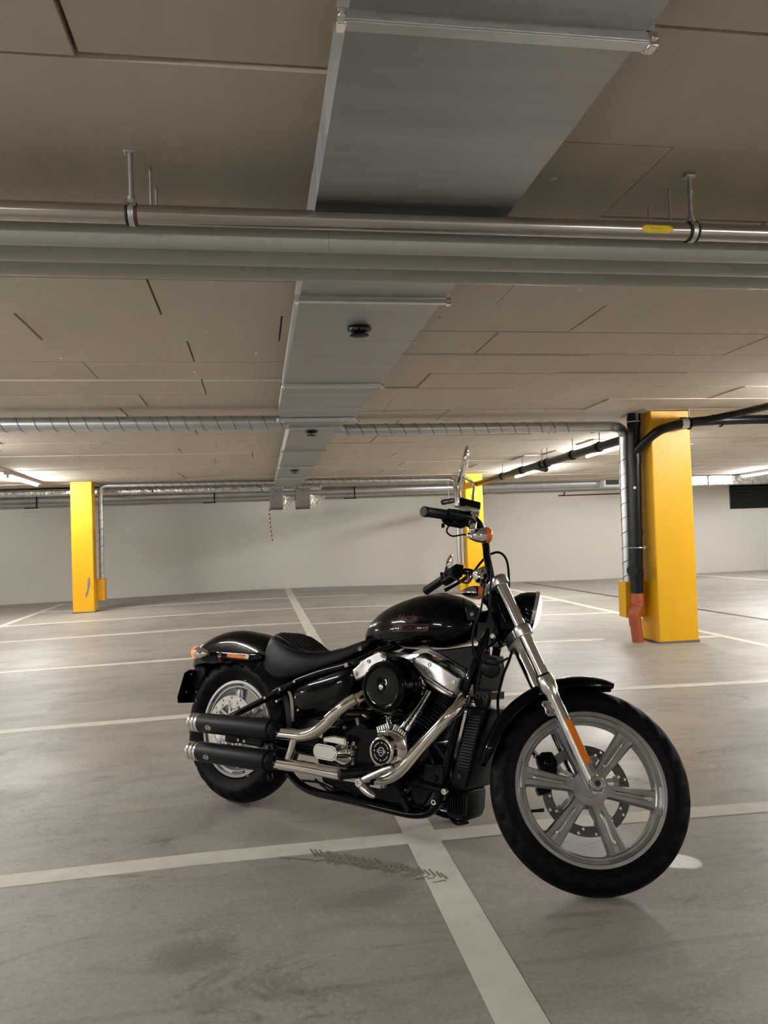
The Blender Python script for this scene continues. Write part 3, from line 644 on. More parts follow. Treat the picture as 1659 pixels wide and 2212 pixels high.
def disc(parent, c, y, Ro, Ri, xf, m, mi, arms=5):
    """drilled brake disc: every hole is a real hole"""
    mb = MB(); n = 30; rows = [(Ri, (Ri + Ro) / 2), ((Ri + Ro) / 2, Ro)]
    def pt(r, a, yy): return (c[0] + r * math.cos(a), y + yy, c[2] + r * math.sin(a))
    for yy in (-.0022, .0022):
        for ri, (r0, r1) in enumerate(rows):
            for i in range(n):
                a0 = 2 * math.pi * (i + .5 * ri) / n; a1 = a0 + 2 * math.pi / n
                am, rm = (a0 + a1) / 2, (r0 + r1) / 2
                B_ = [pt(r0, a0, yy), pt(r0, am, yy), pt(r0, a1, yy), pt(rm, a1, yy), pt(r1, a1, yy), pt(r1, am, yy), pt(r1, a0, yy), pt(rm, a0, yy)]
                if (i + ri) % 2 == 0:
                    h = .005; H = []
                    for (dr, da) in ((-.7, -.7), (-1, 0), (-.7, .7), (0, 1), (.7, .7), (1, 0), (.7, -.7), (0, -1)): H.append(pt(rm + h * dr, am + h * da / rm, yy))
                    mb.add(B_ + H, [(j, (j + 1) % 8, 8 + (j + 1) % 8, 8 + j) for j in range(8)])
                    if yy > 0: mb.add(H + [(x, y - .0022, z) for x, _, z in H], [(j, (j + 1) % 8, 8 + (j + 1) % 8, 8 + j) for j in range(8)])
                else: mb.add(B_, [tuple(range(8))])
    t = np.linspace(0, 2 * np.pi, 61)[:-1]
    for r in (Ri, Ro):
        mb.loft([[pt(r, a, yy) for a in t] for yy in (-.0022, .0022)], cap=False)
    d = obj('brake_disc', mb, m, parent, smooth=30, xf=xf)
    mb = MB().lathe([(.042, -.004), (.062, -.004), (.062, .004), (.042, .004)], A(c) * A([1, 0, 1]) + A([0, y, 0]), (0, 1, 0), 40, closed=True)
    for k in range(arms):
        a = 2 * math.pi * k / arms + .3
        for s in (-1, 1):
            pts = [(.055, a + s * .30), (.075, a + s * .30), (.095, a + s * .22), (Ri + .004, a + s * .16)]
            rings = []
            for r, an in pts:
                wv = .13 * .055 / r * 1.0
                rings.append([pt(r, an - wv, -.004), pt(r, an + wv, -.004), pt(r, an + wv, .004), pt(r, an - wv, .004)])
            mb.loft(rings)
        mb.loft([[pt(r, a - .30, yy) if k_ == 0 else pt(r, a + .30, yy) for k_, r, yy in ((0, r0, -.004), (1, r0, -.004), (1, r0, .004), (0, r0, .004))] for r0 in (Ri - .012, Ri + .004)])
    obj('disc_carrier', mb, mi, parent, smooth=20, xf=xf)
    return d
tire('front_tire', FA, .3315, .106, .088, st_)
fw = wheel('front_wheel', FA, .2525, .036, .214, st_, .062, .062, math.radians(59))
disc(fw, FA, .056, .150, .117, st_, 'disc', 'discbright')
obj('valve_stem', MB().cyl(FA + A([-.185, -.012, -.105]), FA + A([-.15, -.03, -.098]), .005, 10).cyl(FA + A([-.158, -.026, -.0995]), FA + A([-.146, -.032, -.097]), .0058, 10), 'satin', fw, xf=st_)
RA = A([0, 0, .323])
tire('rear_tire', RA, .323, .152, .106)
rw = wheel('rear_wheel', RA, .2145, .050, .178, None, .060, .058, math.radians(40))
disc(rw, RA, -.078, .146, .108, None, 'discbright', 'discbright')
P('balance_weight', MB().cyl((-.262, -.064, .42), (-.262, -.069, .42), .005, 12), 'rod', rw)
# ------------------------------------------------------------------ fork
for s in (-1, 1):
    y = .1 * s
    ft = FP('fork_tube', MB().cyl(fk(.33, y), fk(.765, y), .0215, 28), 'fork')
    sl = FP('fork_slider', MB().lathe([(0, -.034), (.017, -.034), (.0235, -.022), (.024, .0), (.0235, .06), (.0235, .30), (.026, .318), (.031, .332), (.0315, .372), (.029, .381), (.024, .383)], fk(0, y), SAX, 32), 'polish', smooth=30)
    FP('dust_seal', MB().lathe([(.0217, .380), (.0275, .381), (.0265, .388), (.0217, .389)], fk(0, y), SAX, 28), 'satin', sl)
    FP('axle_boss', MB().lathe([(0, -.004 * s), (.027, -.004 * s), (.027, .020 * s), (.021, .028 * s), (.016, .028 * s), (.0155, .026 * s)], fk(0, y, .006), (0, 1, 0), 28), 'polish', sl)
    FP('axle_nut', MB().lathe([(.017, .024 * s), (.017, .031 * s), (.012, .032 * s), (.0095, .032 * s), (.0095, .02 * s), (0, .02 * s)], fk(0, y, .006), (0, 1, 0), 6 if s > 0 else 24), 'alloy', sl)
    br = FP('fender_bracket', MB().loft([A([fk(d, yy, o) for d, o in ((.300, -.020), (.305, -.043), (.296, -.050), (.284, -.046), (.276, -.046), (.264, -.050), (.254, -.044), (.246, -.020))]) for yy in (y - .008, y + .008)]), 'polish', sl, bevel=.002)
    for d in (.291, .265):
        b = FP('bracket_bolt', MB().lathe([(.0, -.014 * 1), (.0058, -.014), (.0062, -.007), (0, -.007)], fk(d, y if s < 0 else y + .02, -.040), (0, 1, 0), 6), 'disc', sl)
    if True:
        mb = MB(); rings = []
        for yy in (.0225, .0262):
            q = []
            for i in range(20):
                a = 2 * math.pi * i / 20; dd = .143 + .068 * (1 if math.sin(a) > 0 else -1) + .0105 * math.sin(a); oo = .006 + .0105 * math.cos(a)
                q.append(fk(dd, y + s * yy, oo))
            rings.append(q)
        FP('reflector', MB().loft(rings), 'amber', sl, bevel=.001)
    for d0, d1 in ((.742, .778), (.537, .578)):
        FP('fork_clamp', MB().lathe([(.022, 0), (.0315, .002), (.0325, (d1 - d0) * .5), (.0315, d1 - d0 - .006), (.026, d1 - d0), (0, d1 - d0 + (.006 if d0 > .6 else 0))], fk(d0, y), SAX, 32), 'rocker', smooth=40)
for d, h in ((.745, .03), (.54, .034)):
    tr = MB(); rings = []
    for yy in np.linspace(-.1, .1, 9):
        k = 1 - .45 * (abs(yy) / .1) ** 2
        rings.append([fk(dd, yy, oo) for dd, oo in ((d, -.04 * k - .012), (d, .028), (d + h, .028), (d + h, -.04 * k - .012))])
    FP('triple_clamp', tr.loft(rings), 'rocker', bevel=.004, smooth=30)
for s in (-1,): FP('axle_hole', MB().lathe([(0, .0325 * s), (.0085, .0325 * s), (.0085, .030 * s), (0, .030 * s)], fk(0, .1 * s, .006), (0, 1, 0), 16), 'lidblack')
FP('axle', MB().cyl(fk(0, -.118, .006), fk(0, .118, .006), .0125, 20), 'polish')
cal = FP('brake_caliper', MB().prism([(1.468, .432), (1.505, .44), (1.525, .41), (1.53, .35), (1.512, .305), (1.475, .288), (1.462, .31), (1.478, .34), (1.468, .38), (1.455, .41)], .040, .10), 'satin', bevel=.006, smooth=30)
for z in (.40, .34): FP('piston_cover', MB().lathe([(0, 0), (.019, 0), (.019, -.008), (.014, -.012), (0, -.012)], (1.495, .040, z), (0, 1, 0), 20), 'engblack', cal)
FP('hose_fitting', MB().cyl((1.462, .07, .42), (1.44, .07, .44), .007, 10).ball((1.452, .066, .418), .01, 10, 8), 'chrome', cal)
# ------------------------------------------------------------------ front fender
def fender(name, c, th0, th1, Rc, Re, hw, xf, m='paint', p=2.3, n=40, tipc=None):
    rings = []
    for th in np.linspace(th0, th1, n):
        u = (th - th0) / (th1 - th0)
        rc = np.interp(u, *Rc) if not np.isscalar(Rc) else Rc
        re = np.interp(u, *Re) if not np.isscalar(Re) else Re
        w_ = hw * (np.interp(u, *tipc) if tipc else 1)
        q = []
        for s in np.linspace(-1, 1, 19):
            h = (1 - abs(s) ** p) ** (1 / p); r = re + (rc - re) * h
            q.append((c[0] + r * math.cos(th), c[1] + w_ * (abs(s) ** .8) * (1 if s >= 0 else -1), c[2] + r * math.sin(th)))
        for s in np.linspace(1, -1, 19):
            h = (1 - abs(s) ** p) ** (1 / p); r = re + (rc - re) * h - .0045
            q.append((c[0] + r * math.cos(th), c[1] + w_ * .95 * (abs(s) ** .8) * (1 if s >= 0 else -1), c[2] + r * math.sin(th)))
        rings.append(q)
    return obj(name, MB().loft(rings), m, bike, smooth=50, xf=xf)
ff = fender('front_fender', FA, math.radians(80), math.radians(177), .377, ([0, .12, .5, .9, 1], [.355, .337, .334, .338, .355]), .066, st_, tipc=([0, .06, .15, .9, 1], [.35, .75, 1, 1, .7]))
# ------------------------------------------------------------------ headlight
HC = A([1.387, 0, .928]); HX = A([1., 0, -.10])
hl = FP('headlight', MB().lathe([(0, -.092), (.012, -.090), (.036, -.078), (.056, -.056), (.068, -.028), (.0725, -.004), (.073, .004)], HC, HX, 48), 'paint', smooth=50)
FP('headlight_ring', MB().lathe([(.0715, -.004), (.0765, -.002), (.0775, .006), (.0755, .012), (.069, .013)], HC, HX, 48), 'chrome', hl)
FP('headlight_lens', MB().lathe([(.070, .010), (.062, .020), (.045, .027), (.022, .031), (0, .032)], HC, HX, 48), 'lens', hl, smooth=60)
for tx_, pw in (((1.435, 2.585, 0), 45),):
    sd = bpy.data.lights.new('headlight_beam', 'SPOT'); sd.energy = pw; sd.spot_size = math.radians(8.5); sd.spot_blend = .35; sd.shadow_soft_size = .006; sd.color = (.9, .95, 1)
    so = bpy.data.objects.new('headlight_beam', sd); COL.objects.link(so)
    wp = bike.matrix_world @ Vector(st_(A([HC + A([.045, 0, -.03])]))[0]); so.location = wp
    so.rotation_euler = (Vector(tx_) - wp).to_track_quat('-Z', 'Y').to_euler()
FP('headlight_bracket', MB().tube([(1.345, 0, .865), (1.33, 0, .84), (1.30, 0, .835)], .014, 10, 4).box((1.30, 0, .845), (.05, .09, .03)), 'satin', hl, bevel=.004)
# ------------------------------------------------------------------ handlebar
def sy(pts, s): return [(x, y * s, z) for x, y, z in pts]
RB = [(1.226, -.0, .992), (1.222, -.06, .995), (1.212, -.095, 1.020), (1.193, -.135, 1.062), (1.182, -.185, 1.090), (1.163, -.225, 1.128), (1.125, -.262, 1.152), (1.07, -.285, 1.145), (1.0, -.345, 1.114), (.962, -.395, 1.092)]
hb = FP('handlebar', MB().tube([p for p in sy(RB, -1)][::-1][:-1] + RB, .0138, 16, 8), 'paint', smooth=60)
for s in (-1, 1):
    FP('riser', MB().cyl((1.232, .045 * s, .955), (1.224, .045 * s, .992), .021, 18).lathe([(.017, -.02), (.021, -.018), (.021, .018), (.017, .02)], (1.222, .05 * s, .995), (0, 1, 0), 20), 'paint', hb)
    a = A([1.048, .298 * s, 1.136]); b = A([.955, .402 * s, 1.088]); d = (b - a); L = np.linalg.norm(d)
    FP('grip', MB().lathe([(.0145, 0), (.0205, .002), (.0205, .010), (.0180, .014), (.0178, L - .016), (.0190, L - .012), (.0190, L - .003), (.017, L), (0, L)], a, d, 28), 'matte', hb, smooth=35)
    FP('switch_housing', MB().loft([[a - d / L * t + A([0, 0, k]) + e for e in (A([.022, 0, .024]), A([-.010, .0, .027]), A([-.025, 0, .008]), A([-.025, 0, -.030]), A([0, 0, -.046]), A([.022, 0, -.030]))] for t, k in ((-.012, 0), (.0, 0), (.055, -.002), (.062, -.004))]), 'satin', hb, bevel=.006, smooth=30)
    FP('switch_button', MB().box(a + A([-.03, -.02 * s, -.006]), (.012, .022, .012)).box(a + A([-.026, -.03 * s, -.03]), (.012, .016, .014)), 'matte', hb, bevel=.003)
    lv = FP('lever', MB().tube([(1.130, .262 * s, 1.138), (1.118, .30 * s, 1.134), (1.082, .345 * s, 1.118), (1.04, .385 * s, 1.10)], [.010, .0085, .007, .007, .009], 12, 5), 'satin', hb)
    if s < 0:
        mc = FP('master_cylinder', MB().loft([A([(1.052, y, z) for y, z in ((-.300, 1.158), (-.255, 1.158), (-.252, 1.176), (-.303, 1.176))]), A([(1.10, y, z) for y, z in ((-.298, 1.163), (-.240, 1.163), (-.238, 1.184), (-.30, 1.184))]), A([(1.145, y, z) for y, z in ((-.285, 1.170), (-.235, 1.170), (-.235, 1.186), (-.285, 1.186))])]), 'polish', hb, bevel=.006, smooth=30)
        FP('reservoir', MB().loft([A([(x, y, z) for x, y in ((1.068, -.304), (1.075, -.246), (1.140, -.226), (1.146, -.284))]) for z in (1.178, 1.212)]), 'satin', hb, bevel=.006, smooth=30)
        FP('clamp', MB().cyl((1.118, -.266, 1.118), (1.122, -.266, 1.165), .014, 14).ball((1.126, -.262, 1.108), .0125, 12, 8).cyl((1.126, -.262, 1.10), (1.134, -.26, 1.08), .008, 10), 'chrome', hb)
    # mirror: rounded head seen almost edge on, two stem bends
    q = []
    mo = A([1.062, .325 * s, 1.318]) if s < 0 else A([1.040, .37, 1.205]); tl = A([.10, 0, 1.]); tl = tl / np.linalg.norm(tl); yv = A([.05, s * 1., 0]); nv = np.cross(tl, yv); nv /= np.linalg.norm(nv)
    outl = []
    for i in range(36):
        t = 2 * math.pi * i / 36
        yy = .078 * math.cos(t); zz = .060 * math.sin(t) * (1 + .25 * math.cos(t)) + .02 * math.cos(t)
        outl.append((yy, zz))
    rings = []
    for sc_, dn_ in ((.0, .016), (.35, .0155), (.7, .012), (.92, .006), (1., 0), (1., -.004), (.95, -.006)):
        rings.append([mo + yv * yy * sc_ + tl * zz * sc_ + nv * dn_ * (1 if nv[0] > 0 else -1) for yy, zz in outl])
    mr = FP('mirror', MB().loft(rings), 'chrome', hb, smooth=50)
    if s > 0:
        FP('mirror_stem', MB().tube([(1.085, .30, 1.15), (1.07, .32, 1.165), (1.05, .345, 1.18), (1.045, .36, 1.20)], .0062, 10, 5), 'chrome', hb)
    else: FP('mirror_stem', MB().tube([(1.090, .272 * s, 1.180), (1.072, .27 * s, 1.20), (1.064, .275 * s, 1.235), (1.066, .29 * s, 1.275), (1.07, .31 * s, 1.300)], .0068, 10, 6), 'chrome', hb)
    if s < 0: FP('mirror_brace', MB().tube([(1.116, .270 * s, 1.19), (1.113, .272 * s, 1.235), (1.112, .275 * s, 1.272), (1.104, .28 * s, 1.287), (1.088, .29 * s, 1.292), (1.072, .30 * s, 1.296)], .0048, 10, 6), 'chrome', hb)
    # front turn signal
    c0 = A([1.108, .25 * s, 1.088 if s < 0 else 1.050]); ax = A([1., 0, .16])
    sg = FP('turn_signal', MB().lathe([(0, -.002), (.006, .001), (.016, .016), (.0245, .036), (.0285, .056), (.0292, .070), (.0285, .073)], c0, ax, 36), 'chrome', smooth=50)
    FP('signal_lens', MB().lathe([(.0283, .071), (.0290, .074), (.0280, .083), (.022, .090), (.010, .094), (0, .0945)], c0, ax, 36), 'amber2', sg, smooth=50)
    FP('signal_stalk', MB().tube([(1.135, .255 * s, 1.112), (1.132, .262 * s, 1.135), (1.128, .265 * s, 1.15)], .009, 10, 4), 'chrome', sg)
gb = FP('speedometer', MB().lathe([(0, -.012), (.030, -.010), (.040, 0), (.041, .025), (.037, .032)], (1.196, 0, 1.035), (-.55, 0, .83), 36), 'chrome')
FP('gauge_glass', MB().lathe([(.0375, .028), (.036, .031), (0, .032)], (1.196, 0, 1.035), (-.55, 0, .83), 36), 'engblack', gb)
# ------------------------------------------------------------------ cables
for pts, r, nm, stf in [
    ([(1.05, .25, 1.12), (1.13, .18, 1.07), (1.155, 0, 1.058), (1.175, -.02, 1.088), (1.195, -.03, 1.112), (1.23, -.03, 1.133), (1.258, -.03, 1.122), (1.276, -.03, 1.085), (1.288, -.03, 1.01), (1.29, -.02, .94)], .0048, 'cable', True),
    ([(1.183, -.185, 1.082), (1.20, -.155, 1.055), (1.212, -.135, 1.02), (1.218, -.13, .985), (1.22, -.12, .93), (1.23, -.10, .86)], .0042, 'cable', True),
    ([(1.265, -.13, 1.0), (1.262, -.135, .915), (1.24, -.135, .845), (1.232, -.135, .80), (1.24, -.13, .755), (1.262, -.125, .722), (1.31, -.10, .715), (1.335, -.05, .74)], .004, 'cable', False),
    ([(1.335, .05, .80), (1.322, .05, .735), (1.308, .052, .68), (1.300, .055, .58), (1.33, .06, .50), (1.41, .065, .45), (1.452, .07, .42)], .0052, 'brake_hose', True),
    ([(1.045, -.285, 1.105), (1.038, -.27, 1.085), (1.06, -.25, 1.078), (1.10, -.25, 1.09), (1.12, -.25, 1.085)], .0032, 'cable', True)]:
    (FP if stf else P)(nm, MB().tube(pts, r, 8, 8), 'satin', smooth=60)
# ------------------------------------------------------------------ frame
fr = P('frame', MB().tube([(1.279 - .005, 0, .90), (1.15, 0, .865), (.95, 0, .80), (.75, 0, .735), (.60, 0, .66)], .026, 16, 6), 'paint')
P('steering_head', MB().lathe([(.030, 0), (.040, .004), (.040, .022), (.034, .03), (.034, .165), (.040, .172), (.040, .19), (.03, .195)], FA + SAX * .56 - SOF * .03, SAX, 28), 'paint', fr)
for s in (-1, 1):
    P('down_tube', MB().tube([(1.262, .035 * s, .86), (1.235, .06 * s, .78), (1.20, .09 * s, .65), (1.165, .10 * s, .47), (1.13, .105 * s, .29), (1.112, .108 * s, .215), (1.085, .11 * s, .172), (1.035, .112 * s, .153), (.95, .115 * s, .147), (.72, .12 * s, .150), (.56, .12 * s, .148), (.47, .12 * s, .163), (.40, .12 * s, .20)], .0165, 14, 6), 'paint', fr, smooth=60)
    P('seat_rail', MB().tube([(1.0, .04 * s, .80), (.82, .085 * s, .735), (.70, .108 * s, .675), (.62, .112 * s, .648), (.52, .115 * s, .618), (.39, .118 * s, .566), (.31, .118 * s, .51)], .0155, 14, 6), 'paint', fr, smooth=60)
    P('gusset', MB().prism([(1.17, .90), (1.262, .905), (1.30, .83), (1.285, .79), (1.235, .76), (1.20, .80), (1.205, .85)], .034 * s, .058 * s), 'paint', fr, bevel=.006, smooth=30)
    P('tank_mount', MB().prism([(1.17, .915), (1.235, .91), (1.225, .862), (1.185, .86)], .085 * s, .10 * s), 'paint', fr, bevel=.006)
sw = P('swingarm', MB().tube([(.02, -.118, .375), (.06, -.118, .396), (.22, -.118, .474), (.38, -.118, .562), (.57, -.115, .634)], .0145, 12, 4).tube([(.02, .118, .375), (.06, .118, .396), (.22, .118, .474), (.38, .118, .562), (.57, .115, .634)], .0145, 12, 4), 'paint')
for s in (-1, 1): P('swingarm_tube', MB().tube([(-.02, .118 * s, .325), (.2, .118 * s, .31), (.42, .118 * s, .30), (.55, .112 * s, .30)], .019, 12, 4).box((.0, .118 * s, .335), (.10, .02, .075)), 'paint', sw, bevel=.003)
P('axle_cover', MB().lathe([(0, -.142), (.019, -.142), (.021, -.136), (.021, -.12), (0, -.12)], (0, 0, .323), (0, 1, 0), 24), 'satin', sw)
for x, z in ((.67, .659), (.402, .569), (.324, .529), (.243, .486)): bolt(fr, x, -.136, z, 1.15 if x > .5 else .8)
bolt(fr, .719, -.118, .727, 1.2); bolt(fr, 1.209, -.104, .888, 1.0); bolt(fr, 1.285, -.078, .815, 1.2)
# ------------------------------------------------------------------ rear fender and tail
rf = fender('rear_fender', RA, math.radians(142), math.radians(28), ([0, .12, .3, .5, .75, 1], [.440, .458, .446, .436, .440, .43]), ([0, .1, .2, .35, .5, .7, 1], [.400, .355, .318, .295, .292, .292, .30]), .098, None, p=2.6, n=56, tipc=([0, .05, .12, 1], [.62, .85, 1, 1]))
for s in (-1, 1):
    stt = P('fender_strut', MB().loft([A([(x, yy * s, z) for z, yy in ((z0 - h, .100), (z0 - h, .122), (z0 - h * .4, .127), (z0 + h * .4, .127), (z0 + h, .122), (z0 + h, .100))]) for x, z0, h in ((-.15, .648, .008), (-.12, .646, .014), (-.05, .646, .017), (.10, .650, .018), (.15, .655, .015), (.19, .655, .008))]), 'paint', rf, smooth=40, bevel=.002)
    P('reflector', MB().box((.040, -.1285 * 1 if s < 0 else .1285, .6455), (.125, .006, .0165)), 'amber', rf, bevel=.002)
    for x, z in ((-.067, .644), (.113, .650)):
        P('strut_bolt', MB().lathe([(0, .012), (.011, .012), (.0125, .007), (.0125, 0), (0, 0)], (x, .127 * s, z), (0, s, 0), 18), 'chrome', rf)
    c0 = A([-.098, .178 * s, .646]); ax = A([-1, 0, 0.])
    sg = P('turn_signal', MB().lathe([(0, -.002), (.006, .001), (.016, .016), (.0235, .036), (.0268, .056), (.0272, .068), (.026, .071)], c0, ax, 36), 'chrome', smooth=50)
    P('signal_led_ring', MB().lathe([(.0262, .069), (.0278, .071), (.0278, .078), (.0240, .084), (.0215, .084), (.0215, .070)], c0, ax, 36, closed=True), 'redled', sg)
    P('signal_lens', MB().lathe([(.0225, .070), (.0215, .080), (.012, .085), (0, .086)], c0, ax, 36), 'redlens', sg)
    P('signal_stalk', MB().tube([(-.115, .155 * s, .645), (-.105, .135 * s, .645), (-.095, .115 * s, .645)], .010, 12, 4), 'satin', sg)
pm = P('plate_mount', MB().prism([(-.325, .60), (-.29, .60), (-.25, .57), (-.25, .53), (-.31, .47), (-.335, .50)], -.045, .045), 'satin', bevel=.006, smooth=30)
lpl = P('license_plate', MB().loft([A([(x0 + t, y, z) for y, z, x0 in ((-.075, .556, -.328), (.075, .556, -.328), (.10, .54, -.332), (.10, .425, -.362), (.085, .395, -.371), (-.085, .395, -.371), (-.10, .425, -.362), (-.10, .54, -.332))]) for t in (0, .005)]), 'engblack', bevel=.0015, smooth=30)
for y, z, x in ((-.06, .45, -.349), (.0, .45, -.349), (-.06, .535, -.327)): P('plate_bolt', MB().lathe([(0, .006), (.004, .006), (.005, 0), (0, 0)], (x, y, z), (1, 0, -.25), 10), 'rod', lpl)
P('plate_lamp', MB().cyl((-.345, -.03, .59), (-.345, .03, .59), .011, 14).box((-.335, 0, .585), (.03, .05, .02)), 'satin', pm, bevel=.003)
P('plate_light_lens', MB().box((-.353, 0, .594), (.014, .045, .012)), 'redlens', pm, bevel=.003)
# inner mud guard ahead of the rear wheel
rings = []
for th in np.linspace(math.radians(-8), math.radians(36), 14):
    rings.append([(r * math.cos(th), y, .323 + r * math.sin(th)) for r, y in ((.345, -.092), (.372, -.092), (.378, -.08), (.378, .08), (.372, .092), (.345, .092), (.352, .08), (.352, -.08))])
P('mud_guard', MB().loft(rings), 'matte', smooth=40)
P('guard_bracket', MB().loft([A([(x, y, z) for x, y in ((x0 - w_, -.122), (x0 + w_, -.122), (x0 + w_, -.110), (x0 - w_, -.110))]) for x0, z, w_ in ((.362, .525, .009), (.378, .50, .010), (.392, .44, .009), (.397, .405, .006))]), 'disc', bevel=.001)
# ------------------------------------------------------------------ side cover
oc = A([(.385, .540), (.45, .578), (.53, .607), (.626, .640), (.690, .655), (.700, .62), (.690, .56), (.672, .50), (.60, .458), (.53, .434), (.428, .405), (.385, .43), (.370, .50)])
ctr = oc.mean(0); rings = []
for k, yy in ((1.0, -.06), (1.0, -.106), (.985, -.113), (.93, -.118), (.6, -.126), (.3, -.129)): rings.append([(ctr[0] + (x - ctr[0]) * k, yy, ctr[1] + (z - ctr[1]) * k) for x, z in oc])
sc = P('side_cover', MB().loft(rings), 'paint', smooth=60)
for x, z in ((.405, .505), (.425, .455)): bolt(sc, x, -.124, z, .6, BOLT)
rings = [[(x, -y_, z) for x, y_, z in r] for r in rings]
P('side_cover', MB().loft(rings), 'paint', smooth=60)
P('battery_tray', MB().box((.50, 0, .50), (.26, .17, .16)), 'satin', bevel=.01)
# ------------------------------------------------------------------ seat
S_X = [.150, .172, .20, .235, .275, .32, .37, .42, .47, .53, .59, .64, .68, .71]
S_W = [.050, .088, .115, .133, .143, .146, .145, .140, .130, .112, .092, .075, .062, .045]
S_T = [.690, .733, .757, .763, .748, .722, .700, .692, .694, .706, .727, .748, .764, .768]
S_B = [.655, .625, .603, .587, .575, .572, .58, .595, .613, .636, .662, .690, .715, .735]
S_L = [.0, .0, .0, .004, .018, .030, .030, .022, .012, .005, .0, 0, 0, 0]
def srow(x): return [float(np.interp(x, S_X, q)) for q in (S_W, S_T, S_B, S_L)]
def stop(x, y):
    w_, t, b, l = srow(x); s = min(1, abs(y) / w_); return b + (t - b + l * s * s) * (1 - s ** 4.2) ** (1 / 3.2) if s < 1 else b
rings = []
for x in np.linspace(.150, .71, 44):
    w_, t, b, l = srow(x); q = []
    for a in np.linspace(-1, 1, 25):
        s = abs(a); y = w_ * math.sin(a * math.pi / 2); ss = abs(y) / w_
        q.append((x, y, b + .012 + (t - b - .012 + l * ss * ss) * max(0, 1 - ss ** 4.2) ** (1 / 3.2)))
    for y, zz in ((w_ * .97, b + .006), (w_ * .85, b), (-w_ * .85, b), (-w_ * .97, b + .006)): q.append((x, y, zz))
    rings.append(q)
seat = P('seat', MB().loft(rings), 'vinyl', smooth=60)
for y0 in np.linspace(-.092, .092, 8):
    pts = []
    for x in np.linspace(.212 + .25 * y0 * y0 * 10 * .3, .385 - 1.6 * y0 * y0, 9):
        w_, t, b, l = srow(x); yy = y0 * min(1, w_ / .14); ss = abs(yy) / w_
        pts.append((x, yy, b + .012 + (t - b - .012 + l * ss * ss) * (1 - ss ** 4.2) ** (1 / 3.2) - .0045))
    P('seat_rib', MB().tube(pts, [.007, .0132, .0132, .0132, .007], 12, 2), 'vinyl', seat, smooth=60)
for s in (-1, 1):
    pts = []
    for x, f in ((.205, .80), (.24, .85), (.28, .87), (.32, .865), (.36, .85), (.40, .83), (.45, .80), (.50, .78), (.54, .80)):
        w_, t, b, l = srow(x); y = w_ * f; pts.append((x, y * s, b + .012 + (t - b - .012 + l * f * f) * (1 - f ** 4.2) ** (1 / 3.2) + .001))
    P('seat_piping', MB().tube(pts, .0032, 8, 4), 'vinyl', seat, smooth=60)
    pts = []
    for x, f in ((.33, .62), (.38, .52), (.44, .48), (.50, .50), (.55, .58), (.58, .68)):
        w_, t, b, l = srow(x); y = w_ * f; pts.append((x, y * s, b + .012 + (t - b - .012 + l * f * f) * (1 - f ** 4.2) ** (1 / 3.2) - .0005))
    P('seat_piping', MB().tube(pts, .0028, 8, 4), 'vinyl', seat, smooth=60)
# ------------------------------------------------------------------ fuel tank
T_X = [.662, .675, .70, .735, .763, .80, .856, .924, .992, 1.048, 1.096, 1.135, 1.165, 1.188, 1.20]
T_W = [.018, .036, .056, .077, .091, .106, .123, .137, .142, .139, .129, .113, .094, .070, .045]
T_T = [.782, .812, .846, .874, .892, .911, .933, .954, .965, .966, .958, .944, .927, .905, .882]
T_B = [.762, .752, .746, .742, .740, .739, .740, .743, .749, .757, .768, .780, .795, .812, .835]
def trow(x): return [float(np.interp(x, T_X, q)) for q in (T_W, T_T, T_B)]
rings = []
for x in np.concatenate([np.linspace(.662, .70, 6)[:-1], np.linspace(.70, 1.165, 36)[:-1], np.linspace(1.165, 1.20, 7)]):
    w_, t, b = trow(x); zm = b + .36 * (t - b); q = []
    for a in np.linspace(0, 2 * np.pi, 48, endpoint=False):
        c_, s_ = math.cos(a), math.sin(a)
        y = w_ * (abs(c_) ** (.86 if s_ > 0 else .62)) * (1 if c_ > 0 else -1)
        z = zm + ((t - zm) * abs(s_) ** .95 if s_ > 0 else -(zm - b) * abs(s_) ** .8)
        q.append((x, y, z))
    rings.append(q)
tank = P('fuel_tank', MB().loft(rings), 'paint', smooth=60)
def tank_y(x, z, lift=.0006):
    w_, t, b = trow(x); zm = b + .36 * (t - b)
    if z >= zm: s = min(.999, (z - zm) / (t - zm)) ** (1 / .95); return -(w_ * (1 - s * s) ** .43 + lift)
    s = min(.999, (zm - z) / (zm - b)) ** (1 / .8); return -(w_ * (1 - s * s) ** .31 + lift)
P('fuel_cap', MB().lathe([(.030, -.006), (.034, 0), (.034, .002), (.031, .004), (0, .005)], (1.03, -.045, .955), (.03, -.32, .95), 32), 'engblack', tank)
def text_mesh(s, size, shear=0, bold=0):
    cu = bpy.data.curves.new('lettering', 'FONT'); cu.body = s; cu.size = size; cu.shear = shear; cu.offset = bold; cu.resolution_u = 3
    ob = bpy.data.objects.new('lettering', cu); COL.objects.link(ob); dg = bpy.context.evaluated_depsgraph_get()
    me = bpy.data.meshes.new_from_object(ob.evaluated_get(dg)); bpy.data.objects.remove(ob)
    bm = bmesh.new(); bm.from_mesh(me); bmesh.ops.triangulate(bm, faces=bm.faces); bmesh.ops.subdivide_edges(bm, edges=[e for e in bm.edges if e.calc_length() > size * .25], cuts=1); 
    V = [tuple(v.co) for v in bm.verts]; bm.verts.index_update(); F = [tuple(v.index for v in f.verts) for f in bm.faces]; bm.free(); bpy.data.meshes.remove(me)
    return A(V), F
